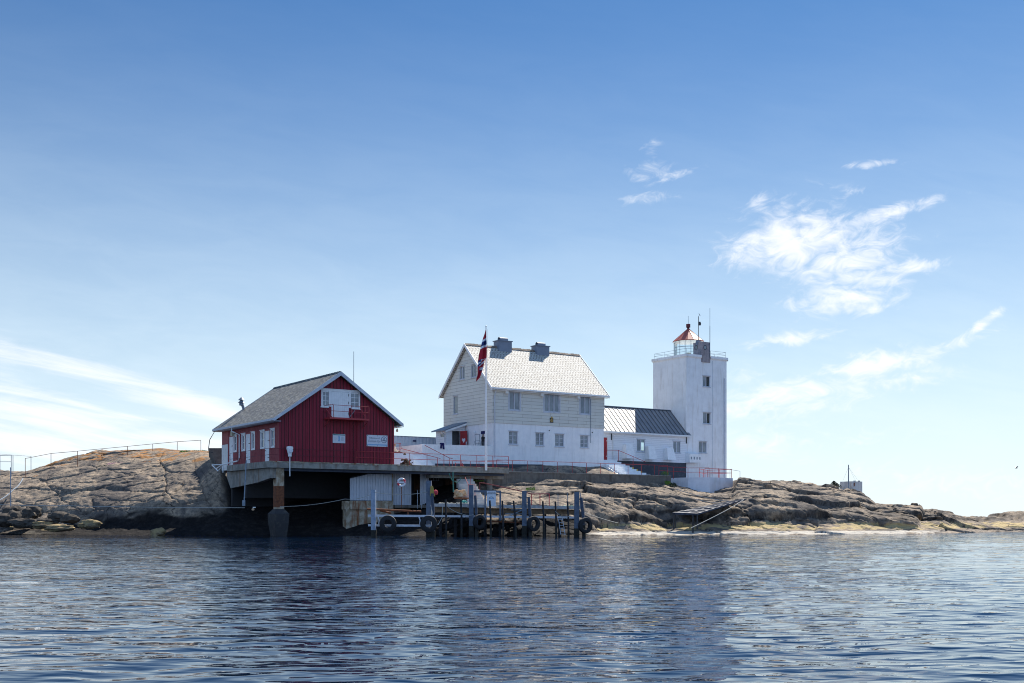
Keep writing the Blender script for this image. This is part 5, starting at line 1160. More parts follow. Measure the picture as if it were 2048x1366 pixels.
MB().box(a2-.2, XF+3.5, 5.0, 5.1, 1.5, TZ-.6).build('rear_wall', WOODBR, sh)
# store beyond the shed: brown timber bay, red iron rail, white window frame, sacks
ys3 = 4.2
stb = thing('timber_bay', 'dark open storage bay with brown timber and rust red panel under the quay', 'storage bay', (LX(880, ys3), ys3, 2.3))
a, b_ = LX(858, ys3), LX(921, ys3)
m_ = MB()
for i in range(12): xa = LX(892+i*1.6, ys3); m_.box(xa, xa+.13+random.random()*.05, ys3-random.random()*.1, ys3+.2, 2.2, TZ-.9-random.random()*.2)
m_.build('upright_planks', WOODBR, stb)
MB().box(LX(902, ys3-.2), LX(919, ys3-.2), ys3-.25, ys3-.12, LZ(978, b_, ys3), TZ-.75).build('rust_red_panel', ORANGEW, stb)
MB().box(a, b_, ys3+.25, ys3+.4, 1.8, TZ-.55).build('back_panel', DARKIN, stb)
m_ = MB(); xa, xb = LX(864, ys3), LX(880, ys3); z0_, z1_ = LZ(961, xa, ys3), LZ(952.5, xa, ys3)
for i in range(4): xi = xa+(xb-xa)*i/3; m_.box(xi-.02, xi+.02, ys3+.2, ys3+.24, z0_, z1_)
m_.box(xa, xb, ys3+.19, ys3+.25, z0_-.03, z0_); m_.box(xa, xb, ys3+.19, ys3+.25, z1_, z1_+.03); m_.build('window_grid', STEEL, stb)
MB().tube((a, ys3-.9, LZ(994, a, ys3-.9)), (LX(901, ys3-.9), ys3-.9, LZ(994, b_, ys3-.9)), .05, 6).build('iron_bar', REDRAIL, stb)
MB().box(LX(900, ys3-1.2), LX(911, ys3-1.2), ys3-1.3, ys3-.9, 2.3, LZ(984, b_, ys3-1)).build('dark_cabinet', DARKIN, stb)
sk = thing('sack_heap', 'orange brown heap of boards and sacks lit by the sun under the quay', 'heap', P(922, 995, 97), 'W')
m_ = MB()
for i in range(26):
    c_ = P(random.uniform(912, 928), random.uniform(983, 994), random.uniform(96.4, 98)); r_ = random.uniform(.12, .35)
    m_.hexa([(c_[0]-r_, c_[1]-r_, c_[2]-.1), (c_[0]+r_, c_[1]-r_*.6, c_[2]-.1), (c_[0]+r_*.8, c_[1]+r_, c_[2]-.1), (c_[0]-r_, c_[1]+r_*.7, c_[2]-.1)], [(c_[0]-r_*.7, c_[1]-r_*.6, c_[2]+.12), (c_[0]+r_*.6, c_[1]-r_*.5, c_[2]+.18), (c_[0]+r_*.5, c_[1]+r_*.5, c_[2]+.2), (c_[0]-r_*.6, c_[1]+r_*.4, c_[2]+.1)])
m_.build('sacks', M('tan_canvas', (.42, .24, .11), (.5, .4, .28), 5), sk)  # mottled orange-brown and tan cloth
MB().box(P(909, 0, 96.5)[0], P(938, 0, 96.5)[0], 96.3, 97.6, P(0, 998, 96.5)[2], P(0, 995, 96.5)[2]).build('boards', ORANGEW, sk)
# life ring
lr_c = P(803, 964.8, 94.6)
ri = thing('life_ring', 'red and white life ring hung on its rusty stand by the shed door', 'life ring', lr_c, 'W')
m_ = MB(); n = 32
for i in range(n):
    t0, t1 = 2*math.pi*i/n, 2*math.pi*(i+1)/n; mm = 1 if (-.45 < math.sin(2*(t0-.35)) and (i % 16) in (0, 1, 2, 3, 4) or (i % 16) == 15) else 0
    for j in range(10):
        p0, p1 = 2*math.pi*j/10, 2*math.pi*(j+1)/10
        def tp_(t_, p_): r_ = .30+.085*math.cos(p_); return (lr_c[0]+r_*math.cos(t_), lr_c[1]+.07*math.sin(p_), lr_c[2]+r_*math.sin(t_))
        m_.poly([tp_(t0, p0), tp_(t1, p0), tp_(t1, p1), tp_(t0, p1)], mm)
m_.build('ring', [SIGNW, REDP], ri)
MB().box(lr_c[0]-.22, lr_c[0]+.22, lr_c[1]+.0, lr_c[1]+.03, lr_c[2]-.06, lr_c[2]+.07).build('holder', SIGNW, ri)
MB().tube((lr_c[0]-.02, lr_c[1]+.12, lr_c[2]-.2), (lr_c[0]-.02, lr_c[1]+.12, lr_c[2]-2.1), .035, 6).build('stand', RUST, ri)

# ================================================================== jetty
JY0, JY1 = 90.6, 94.5
def jz(px): return float(np.interp(px, [868, 1162], [2.62, 2.40]))
def jx(px, Y): return (px-CX)/F*Y
WEED = M('wet_weed', (.008, .009, .008), (.03, .028, .02), 6, rough=.7, bump=.02, bscale=20)
jt = thing('jetty', 'weathered timber jetty with tarred piles and tyre fenders in front of the lighthouse', 'jetty', (jx(1010, JY0), JY0, 0), 'W')
m_ = MB(); k = 70
for i in range(k):
    pa, pb = 868+(1162-868)*i/k, 868+(1162-868)*(i+.94)/k; za, zb = jz(pa)+random.uniform(-.01, .015), jz(pb)+random.uniform(-.01, .015)
    m_.hexa([(jx(pa, JY0), JY0, za-.08), (jx(pb, JY0), JY0, zb-.08), (jx(pb, JY0), JY1, zb-.08), (jx(pa, JY0), JY1, za-.08)], [(jx(pa, JY0), JY0, za), (jx(pb, JY0), JY0, zb), (jx(pb, JY0), JY1, zb), (jx(pa, JY0), JY1, za)])
dk = m_.build('deck', DECKW, jt)
def beam(name, p0, p1, q0, q1, Y, th, mat, dy=.2, parent=None):
    A, B = P(p0, q0, Y), P(p1, q1, Y)
    return MB().hexa([(A[0], Y, A[2]-th), (B[0], Y, B[2]-th), (B[0], Y+dy, B[2]-th), (A[0], Y+dy, A[2]-th)], [(A[0], Y, A[2]), (B[0], Y, B[2]), (B[0], Y+dy, B[2]), (A[0], Y+dy, A[2])]).build(name, mat, parent or jt)
A, B = jz(868)+.01, jz(1160)+.01
MB().hexa([(jx(868, 90.5), 90.45, A-.24), (jx(1160, 90.5), 90.45, B-.24), (jx(1160, 90.5), 90.598, B-.24), (jx(868, 90.5), 90.598, A-.24)], [(jx(868, 90.5), 90.45, A), (jx(1160, 90.5), 90.45, B), (jx(1160, 90.5), 90.598, B), (jx(868, 90.5), 90.598, A)]).build('fascia', DECKW, jt)
A, B = jz(868)-.26, jz(1160)-.26
MB().hexa([(jx(868, 90.8), 90.75, A-.42), (jx(1160, 90.8), 90.75, B-.42), (jx(1160, 90.8), 91.0, B-.42), (jx(868, 90.8), 91.0, A-.42)], [(jx(868, 90.8), 90.75, A), (jx(1160, 90.8), 90.75, B), (jx(1160, 90.8), 91.0, B), (jx(868, 90.8), 91.0, A)]).build('edge_beam', BEAMW, jt)
beam('lower_beam', 868, 1150, 1030, 1033, 90.4, .16, TRIM, .15); beam('lower_beam', 972, 1052, 1041, 1044, 90.9, .12, RUST, .2)
for p_ in range(880, 1150, 30): MB().box(jx(p_, 91.5)-.12, jx(p_, 91.5)+.12, 92, 92.3, -.8, jz(p_)-.38).build('rear_pile', PILE, jt)
beam('fender_rail', 736, 868, 1029, 1030, 88.0, .17, TRIM, .18); beam('fender_rail', 736, 872, 1048.5, 1049.5, 88.0, .16, TRIM, .18)
for p_ in (756, 838): MB().path([P(p_, 1034, 88.0), P(p_+2.5, 1041, 87.95), P(p_+1.5, 1049, 88.0)], .05, 6).build('fender_bracket', TRIM, jt)
def pile(p0, q0, p1, q1, Y, w, mat, name='fender_pile', rnd=True):
    A, B = P(p0, q0, Y+.25), P(p1, q1, Y)
    m_ = MB()
    if rnd: m_.path([(B[0], B[1], B[2]-.8), B, ((A[0]+B[0])/2+w*.15, (A[1]+B[1])/2, (A[2]+B[2])/2), (A[0]-w*.1, A[1], A[2])], w*.5, 8, w*.42)
    else: m_.hexa([(B[0]-w/2, Y, B[2]-1), (B[0]+w/2, Y, B[2]-1), (B[0]+w/2, Y+w, B[2]-1), (B[0]-w/2, Y+w, B[2]-1)], [(A[0]-w/2, Y, A[2]), (A[0]+w/2, Y, A[2]), (A[0]+w/2, Y+w, A[2]), (A[0]-w/2, Y+w, A[2])])
    if name != 'x':
        sl2 = MB(); zt_ = random.uniform(.45, .95); f_ = min(1, max(0, (zt_-B[2])/(A[2]-B[2]))); xt = B[0]+(A[0]-B[0])*f_; yt = B[1]+(A[1]-B[1])*f_
        if rnd: sl2.path([(B[0], B[1], B[2]-.8), B, (xt+w*.1, yt, zt_)], w*.56, 8, w*.52)
        else: sl2.box(B[0]-w*.54, B[0]+w*.54, Y-w*.05, Y+w*1.05, -1.2, zt_)
    po_ = m_.build(name, mat, jt, smooth=rnd); sl2.build('weed_sleeve', WEED, po_); return po_
for (p0, q0, p1, q1, Y, w) in ((747.2, 979.5, 746.8, 1075, 87.7, .36), (858, 961.5, 857.5, 1074, 88.6, .40), (942.5, 970, 942.5, 1072, 90.2, .36), (1048.6, 982, 1048.6, 1072, 90.2, .37), (1153.5, 984, 1153.5, 1074, 89.2, .38)):
    pile(p0, q0, p1, q1, Y, w, M('pale_blue_post', (.30, .36, .46), (.2, .25, .33), 3) if p0 < 800 else CONC_B, 'square_post', False)
for (p0, q0, p1, q1, Y, w) in ((865, 987, 867, 1075, 88.2, .27), (951, 991, 953.5, 1074, 88.6, .25), (1058, 994, 1061, 1074, 88.4, .27), (1163, 995, 1168, 1071, 88.8, .28)):
    pile(p0, q0, p1, q1, Y, w, PILE_B)
for (p0, q0, p1) in ((891.5, 999, 892), (922, 1000, 923), (980, 1001, 981.5), (1005, 1001.5, 1006.5), (1027.5, 1001.5, 1032), (1086, 1002.5, 1087.5), (1111, 1003, 1112.5), (1135.5, 1003, 1137)):
    pile(p0, q0, p1, 1074, 89.2, .17, PILE)
for px_ in (1003.5, 1037, 834, 843.5):
    pass
for px_, q0 in ((1116, 988), (1135, 987), (1160.8, 986), (835, 980), (843, 980)):
    A, B = P(px_, q0, 90.2), P(px_, 1012, 90.2); MB().tube((B[0], B[1], B[2]-.2), A, .03, 6).build('thin_stanchion', STEEL, jt)
for i in range(34):
    pass
m_ = MB()
for i in range(90):
    px_ = random.uniform(866, 1066); Y = 92.2+random.uniform(0, .5); z_ = random.uniform(-.4, 1.25 if px_ < 960 else .9); r_ = random.uniform(.18, .42); x_ = jx(px_, Y)
    m_.hexa([(x_-r_, Y-r_*.6, z_-r_*.5), (x_+r_, Y-r_*.5, z_-r_*.5), (x_+r_*.9, Y+r_, z_-r_*.5), (x_-r_, Y+r_, z_-r_*.4)], [(x_-r_*.7, Y-r_*.5, z_+r_*.5), (x_+r_*.6, Y-r_*.45, z_+r_*.4), (x_+r_*.6, Y+r_*.6, z_+r_*.6), (x_-r_*.8, Y+r_*.5, z_+r_*.5)])
m_.build('rubble', M('black_rubble', (.012, .011, .011), (.05, .035, .028), 3, .6, .75, bump=.04, bscale=8, spec=.2), label='black weed covered rubble piled under the jetty deck', cat='rubble', kind='stuff')
# sign frame and sign
beam('frame_beam', 948, 1002, 980.5, 981, 90.3, .17, CONC_B, .1)
for p_ in (970.5, 1000.5): A, B = P(p_, 984.8, 90.3), P(p_, 1041, 90.3); MB().box(A[0]-.07, A[0]+.07, 90.3, 90.4, B[2], A[2]).build('frame_post', CONC_B, jt)
A, B = P(973.8, 981.8, 90.1), P(991.6, 1012.5, 90.1)
sg = thing('jetty_sign', 'white upright welcome sign with black lettering and dark arch emblem on the jetty', 'sign', ((A[0]+B[0])/2, 90.15, B[2]), 'W')
MB().box(A[0], B[0], 90.15, 90.19, B[2], A[2]).build('board', SIGNW, sg)
cx_ = (A[0]+B[0])/2; W_ = B[0]-A[0]; Ht = A[2]-B[2]
text('Velkommen til', .1, SIGNK, sg, (cx_, 90.146, A[2]-.10), width=W_*.82); text('FEISTEIN FYR', .12, SIGNK, sg, (cx_, 90.146, A[2]-.22), width=W_*.94)
m_ = MB(); arc = [(math.cos(R(180-i*12))*.2, math.sin(R(180-i*12))*.17) for i in range(16)]
zc = A[2]-.62
for i in range(15): m_.poly([(cx_+arc[i][0], 90.142, zc+arc[i][1]), (cx_+arc[i+1][0], 90.142, zc+arc[i+1][1]), (cx_+arc[i+1][0]*.72, 90.142, zc+arc[i+1][1]*.72), (cx_+arc[i][0]*.72, 90.142, zc+arc[i][1]*.72)])
m_.build('arch_emblem', SIGNT, sg); MB().box(cx_-.13, cx_+.13, 90.143, 90.149, zc, zc+.07).build('emblem_sea', SIGNB, sg)
# metal steps between the sign and the third post
ms2 = thing('gangway_steps', 'small grey metal steps below the jetty deck right of the welcome sign', 'steps', P(1020, 1042, 90.8), 'W')
m_ = MB()
for i, (pa, pb, q_) in enumerate(((1022, 1053, 1019), (1010, 1045, 1027), (997, 1025, 1035))): A, B = P(pa, q_, 90.6), P(pb, q_, 90.6); m_.box(A[0], B[0], 90.5, 90.9, A[2]-.06, A[2])
m_.build('treads', STEEL, ms2)
for Y in (90.45, 90.95): MB().tube(P(1000, 1040, Y), P(1052, 1017, Y), .045, 6).build('stringer', STEEL, ms2)
# ladder in the water
ld = thing('ladder', 'narrow silver swimming ladder hanging into the water at the jetty', 'ladder', P(1123, 1070, 89), 'W')
for a_, b_ in (((1117, 1038), (1121.5, 1069)), ((1125, 1037), (1130.5, 1070))): MB().tube(P(*a_, 89.6), P(*b_, 89.2), .025, 6).build('stile', TRIM, ld)
m_ = MB()
for i in range(6): f_ = i/5.5+.05; m_.tube(P(1117+4.5*f_, 1038+31*f_, 89.6-.4*f_), P(1125+5.5*f_, 1037+33*f_, 89.6-.4*f_), .018, 5)
m_.build('rungs', TRIM, ld)
# tyres
def tyre(px, py, Y, yaw, ro, label, ri_=.42, tilt=0):
    c_ = P(px, py, Y); o = bpy.data.objects.new('tyre', None)
    m_ = MB(); w = .15
    m_.lathe([(ro*ri_, -w*.6), (ro*(ri_+.06), -w), (ro*.86, -w*1.05), (ro*.97, -w*.8), (ro, -w*.4), (ro, w*.4), (ro*.97, w*.8), (ro*.86, w*1.05), (ro*(ri_+.06), w), (ro*ri_, w*.6), (ro*(ri_+.05), 0), (ro*ri_, -w*.6)], (0, 0, 0), 36, 'y')
    o = m_.build('tyre', RUBBER, None, smooth=True, label=label, cat='tyre', group='tyre fenders along the jetty')
    o.location = (c_[0], c_[1], c_[2]-ro); o.rotation_euler = (0, 0, yaw); return o
tyre(776, 1047.5, 87.55, 0, .66, 'large black tyre hanging leftmost on the pale fender rails')
tyre(857.5, 1048, 87.5, R(8), .66, 'large black tyre below the tallest square post of the jetty')
tyre(958.6, 1044, 88.2, R(38), .58, 'narrow looking tyre hanging left of the white jetty sign', .5)
tyre(1067, 1047.5, 88.1, R(38), .60, 'narrow looking tyre hanging beside the red box railing', .5)
tyre(1170.6, 1051, 88.5, R(30), .62, 'black tyre hanging at the right end of the jetty', .5)
# red handrail down the rock
hr = thing('handrail', 'thick dark red sloping handrail running down the rock to the jetty deck', 'handrail', P(1010, 985, 96), 'W')
MB().path([P(959.5, 982, 101), P(959.5, 965.5, 101), P(967, 966, 100.5), P(1044, 982.5, 96.5), P(1063, 988, 95.5), P(1098.5, 987.5, 95)], .05, 8).build('rail', MAROON, hr)
for p_, q_, Y in ((1063, 988, 95.5), (1080, 988, 95.2), (1098.5, 987.5, 95)): A = P(p_, q_, Y); MB().tube(A, (A[0], A[1], 2.3), .04, 6).build('post', REDRAIL, hr)
# small white steps and red gate rails left of the second post
wsb = thing('rock_steps', 'steep white painted steps between the storage bay and the sunlit rock', 'steps', P(945, 1005, 99), 'W')
m_ = MB()
for i in range(11):
    f_ = i/10; pc = 930+f_*28; qq = 958+f_*50; Y = 103.5-f_*9; w_ = .75
    A = P(pc, qq, Y); m_.box(A[0]-w_, A[0]+w_, Y-.5, Y+.5, A[2]-.8, A[2])
m_.build('flight', M('worn_white_steps', (.50, .48, .46), (.40, .37, .34), 2), wsb)
gt = thing('railing', 'thin red gate frame standing on the white rock steps behind a square post', 'railing', P(942, 990, 98), 'W')
MB().path([P(936, 1000, 97), P(936.5, 969, 97), P(950, 969.5, 96.5), P(950, 1000, 96.5)], .03, 6).build('frame', REDRAIL, gt)
MB().path([P(930, 954, 100), P(936.5, 969, 97)], .025, 6).build('rail', REDRAIL, gt); MB().tube(P(940.5, 952, 101), P(940.5, 968, 101), .025, 6).build('post', REDRAIL, gt)
# odds and ends on the jetty
for lab, col_m, px_, py_, Y, r_ in (('teal net bundle on the jetty deck left of the second square post', TEAL, 928, 1004.5, 91.2, .17), ('loose teal netting on the right end of the jetty deck', TEAL, 1135, 1013, 91.0, .12)):
    m_ = MB()
    for i in range(40):
        c_ = P(px_+random.gauss(0, 2.2 if px_ < 1000 else 9), py_+random.gauss(0, 1.0 if px_ < 1000 else .3), Y+random.uniform(-.1, .3)); q_ = r_*random.uniform(.4, 1)
        m_.hexa([(c_[0]-q_, c_[1]-q_, c_[2]-q_*.5), (c_[0]+q_, c_[1]-q_*.5, c_[2]-q_*.5), (c_[0]+q_*.6, c_[1]+q_, c_[2]-q_*.5), (c_[0]-q_, c_[1]+q_*.4, c_[2]-q_*.5)], [(c_[0]-q_*.3, c_[1]-q_*.5, c_[2]+q_*.5), (c_[0]+q_*.5, c_[1]-q_*.2, c_[2]+q_*.4), (c_[0]+q_*.2, c_[1]+q_*.4, c_[2]+q_*.6), (c_[0]-q_*.4, c_[1]+q_*.2, c_[2]+q_*.4)])
    m_.build('net_bundle', TEAL, label=lab, cat='net')
m_ = MB()
for i in range(70):
    f_ = random.random(); px_ = 878+f_*60; c_ = P(px_, 1007.2-abs(random.gauss(0, .6)), 90.9+random.random()*.5); q_ = random.uniform(.03, .09)
    m_.hexa([(c_[0]-q_, c_[1]-q_, c_[2]-q_*.5), (c_[0]+q_, c_[1]-q_*.5, c_[2]-q_*.5), (c_[0]+q_*.6, c_[1]+q_, c_[2]-q_*.5), (c_[0]-q_, c_[1]+q_*.4, c_[2]-q_*.5)], [(c_[0]-q_*.3, c_[1]-q_*.5, c_[2]+q_*.7), (c_[0]+q_*.5, c_[1]-q_*.2, c_[2]+q_*.5), (c_[0]+q_*.2, c_[1]+q_*.4, c_[2]+q_*.8), (c_[0]-q_*.4, c_[1]+q_*.2, c_[2]+q_*.4)])
m_.build('rope_litter', M('pale_line_pile', (.52, .50, .44), (.4, .38, .33), 20), label='pale heap of coiled lines strewn along the jetty deck edge', cat='rope', kind='stuff')
by = P(871, 985, 88.6)
bo = thing('fender_buoy', 'red round buoy with ochre cloth hung behind the leaning blue pile', 'buoy', by, 'W')
MB().lathe([(0, -.22), (.14, -.17), (.2, 0), (.14, .17), (0, .22)], by, 14).build('ball', REDP, bo, smooth=True)
A = P(865, 980, 88.5); MB().hexa([(A[0]-.2, 88.45, A[2]-.45), (A[0]+.22, 88.45, A[2]-.5), (A[0]+.2, 88.55, A[2]-.5), (A[0]-.2, 88.55, A[2]-.45)], [(A[0]-.16, 88.45, A[2]+.3), (A[0]+.02, 88.45, A[2]+.32), (A[0]+.02, 88.55, A[2]+.32), (A[0]-.16, 88.55, A[2]+.3)]).build('cloth', YELLOWP, bo)
# rusty boom lying behind the first fender rail
rb = thing('rusty_boom', 'rust brown iron boom lying behind the leftmost fender rails', 'boom', P(790, 1022, 89.6), 'W')
MB().tube(P(734, 1018, 89.6), P(842, 1023, 89.6), .08, 8).build('boom', RUST, rb); MB().tube(P(760, 1021, 89.9), P(782, 1026, 89.9), .08, 8).build('boom_foot', RUST, rb); MB().tube(P(816, 1020, 89.6), P(816, 1030, 89.6), .05, 6).build('strut', RUST, rb)

# ================================================================== ropes
def rope(label, pts, sag=.2, r=.022, mat=ROPE, cat='rope', n=14):
    P_ = [Vector(p) for p in pts]; out_ = []
    for i in range(len(P_)-1):
        for j in range(n+(1 if i == len(P_)-2 else 0)):
            f_ = j/n; q_ = P_[i].lerp(P_[i+1], f_); q_.z -= sag*4*f_*(1-f_); out_.append(tuple(q_))
    return MB().path(out_, r, 5).build('rope', mat, label=label, cat=cat)
rope('long pale mooring line running low across the left rock', [P(-60, 1007, 93), P(110, 1011, 93), P(490, 1015.5, 92)], .05, .025)
rope('dark mooring line under the quay from the column to the leftmost post', [P(560, 1013, 91.5), P(690, 998, 90), P(744, 988, 88)], .15, .02, ROPE)
rope('slack pale rope between the leftmost post and the tall square post', [P(748, 984, 87.7), P(855, 984, 88.6)], .2, .022)
rope('pale rope loop hanging below the jetty deck beside the second tyre', [P(885.5, 1009, 89), P(884, 1035, 88.6), P(876, 1050, 88.2), P(868, 1040, 88)], .0, .022)
rope('thin slack rope from the jetty edge to the third tyre', [P(896, 1014, 89), P(925, 1028, 88.6), P(948, 1029, 88.3)], .08, .018)
rope('taut pale line from the right end post down to the shore rock', [P(1169, 1025, 89), P(1236, 1046, 96.5)], .05, .022)
rope('short dark line on the left rock below the rusty fence post', [P(46, 957, 108), P(28, 978, 104), P(-8, 1003, 100)], .15, .05, STEEL)
rope('thin slack rope between the two rightmost dark piles', [P(1110, 1022, 88.9), P(1128, 1037, 88.8), P(1140, 1031, 88.8)], .03, .018)
rope('green rope hanging down under the quay by the rust red panel', [P(906, 944, 95.5), P(907, 984, 95.3)], .0, .06, ROPE_G)
rope('green slack rope looped under the quay slab', [P(898, 946, 95.6), P(910, 962, 95.3), P(922, 955, 95.6)], .25, .035, ROPE_G)
rope('blue white rope hanging at the tall square post', [P(861, 1010, 88.3), P(866, 1030, 88.0)], -.02, .02)
# float with white tags
fl_ = thing('line_float', 'small pale pink float with white tags on the line under the quay', 'float', P(506, 1019, 91.8), 'W')
MB().lathe([(0, -.12), (.09, -.08), (.12, 0), (.09, .08), (0, .12)], P(506, 1019, 91.8), 10).build('ball', BULB, fl_, smooth=True)
A = P(508, 1015, 91.8); MB().box(A[0]-.1, A[0]+.14, A[1]-.01, A[1]+.01, A[2]-.03, A[2]+.05).build('tag', WHITE, fl_)

# ================================================================== slipway frame on the right shore
sp = thing('slipway_ramp', 'dark iron slipway ramp leaning on the rock below the lighthouse', 'ramp', P(1390, 1055, 103), 'W')
A, B, C, D = P(1345, 1026, 101.5), P(1394, 1028, 100.8), P(1491, 998, 105.0), P(1450, 1005, 105.6)
A, B, C, D = [Vector(v_) for v_ in (A, B, C, D)]
MB().hexa([A-Vector((0, 0, .12)), B-Vector((0, 0, .12)), C-Vector((0, 0, .12)), D-Vector((0, 0, .12))], [A, A.lerp(B, .16), D.lerp(C, .16), D]).build('stringer', NAVY, sp)
for f_ in (.0, .46, .9):
    MB().hexa([A.lerp(B, f_)-Vector((0, 0, .1)), A.lerp(B, f_+.1)-Vector((0, 0, .1)), D.lerp(C, f_+.1)-Vector((0, 0, .1)), D.lerp(C, f_)-Vector((0, 0, .1))], [A.lerp(B, f_)+Vector((0, 0, .02)), A.lerp(B, f_+.1)+Vector((0, 0, .02)), D.lerp(C, f_+.1)+Vector((0, 0, .02)), D.lerp(C, f_)+Vector((0, 0, .02))]).build('stringer', NAVY, sp)
for i in range(9):
    f_ = i/8.2; a_, b_ = A.lerp(D, f_), B.lerp(C, f_); d_ = (D-A)*.045
    MB().hexa([a_-Vector((0, 0, .05)), b_-Vector((0, 0, .05)), b_+d_-Vector((0, 0, .05)), a_+d_-Vector((0, 0, .05))], [a_+Vector((0, 0, .06)), b_+Vector((0, 0, .06)), b_+d_+Vector((0, 0, .06)), a_+d_+Vector((0, 0, .06))]).build('cross_plank', NAVY, sp)
for p_, Y, q1 in ((1347, 101.6, 1060), (1350.5, 102.2, 1052), (1394.5, 100.9, 1052), (1386, 101.0, 1060), (1470, 104.8, 1030)):
    a_ = P(p_, 1027, Y); b_ = P(p_, q1, Y); MB().tube(a_, (b_[0], b_[1], b_[2]-.3), .07, 7).build('leg', DARKSTEEL, sp)
rope('pale steel line from the ramp top to the shelf by the water', [P(1488, 999, 104.6), P(1452, 1021, 102), P(1382, 1056, 99.5)], .03, .035)
rope('upper pale hawser from the white block to the ramp', [P(1352, 978, 112), P(1458, 1003, 105.4)], .15, .04, ROPE)
rope('lower pale hawser from the rock to the middle of the ramp', [P(1360, 990, 108), P(1450, 1007, 105)], .15, .035, ROPE)

# ================================================================== left fences on the rock
def fence(name, label, posts, tops, mats, r=.028, extra=None):
    rt = thing(name, label, 'fence', P(posts[0][0], posts[0][1], posts[0][2]), 'W')
    for (px_, pyb, Y), pyt in zip(posts, tops):
        b_, t_ = P(px_, pyb, Y), P(px_, pyt, Y); MB().tube((b_[0], b_[1], b_[2]-.5), t_, r, 6).build('post', mats, rt)
    MB().path([P(p[0], t_, p[2]) for p, t_ in zip(posts, tops)], r*.9, 6).build('rail', mats, rt)
    return rt
yy_ = [113, 115, 116, 117, 118.5, 120, 120.5, 120]
fence('rail_fence', 'long rusty single rail fence climbing the left rock hill to the boathouse', [(50.5, 948, 113), (102, 931, 115), (155, 927, 116), (204, 925, 117), (255, 916, 118.5), (305.5, 911, 120), (354.5, 906, 120.5), (401.7, 900, 120)], [917, 907, 902.3, 897.5, 892.7, 887.8, 883.4, 880.4], RUST)
rt = fence('rail_fence', 'short grey two rail fence at the left edge behind the rusty one', [(0, 950, 116), (22.5, 950, 115), (26, 945, 117), (62, 935, 120)], [911, 910.5, 910, 912.5], STEEL, .03)
MB().path([P(-30, 923, 117), P(0, 923.5, 116), P(22.5, 923.5, 115)], .025, 6).build('rail', STEEL, rt); MB().path([P(-40, 907.5, 117), P(0, 908, 116.5), P(62, 912.5, 120)], .02, 6).build('rail', STEEL, rt)
MB().path([P(-60, 911, 117), P(0, 911, 116)], .03, 6).build('rail', STEEL, rt)
A, B = P(21, 935, 104), P(21.5, 1008, 102.5)
MB().tube((B[0], B[1], B[2]-.4), A, .04, 6).build('mooring_stake', STEEL, label='thin grey stake standing on the rock at the left edge', cat='stake')

# ================================================================== people
def skin_body(name, verts, edges, radii, mats, matfun, parent, rootv=0):
    me = bpy.data.meshes.new('tmp'); me.from_pydata(verts, edges, []); o = bpy.data.objects.new('tmp', me); col.objects.link(o)
    sk_ = o.modifiers.new('s', 'SKIN'); me.update()
    if not me.skin_vertices: me.skin_vertices.new() if hasattr(me.skin_vertices, 'new') else None
    for i, r_ in enumerate(radii):
        sv = me.skin_vertices[0].data[i]; sv.radius = (r_, r_); sv.use_root = (i == rootv)
    ss = o.modifiers.new('u', 'SUBSURF'); ss.levels = 2; ss.render_levels = 2
    dg = bpy.context.evaluated_depsgraph_get(); m2 = bpy.data.meshes.new_from_object(o.evaluated_get(dg)); bpy.data.objects.remove(o)
    m2.materials.clear(); m2.name = name
    for m_ in mats: m2.materials.append(m_)
    for p in m2.polygons: p.material_index = matfun(p.center); p.use_smooth = True
    b_ = bpy.data.objects.new(name, m2); col.objects.link(b_); b_.parent = parent; return b_
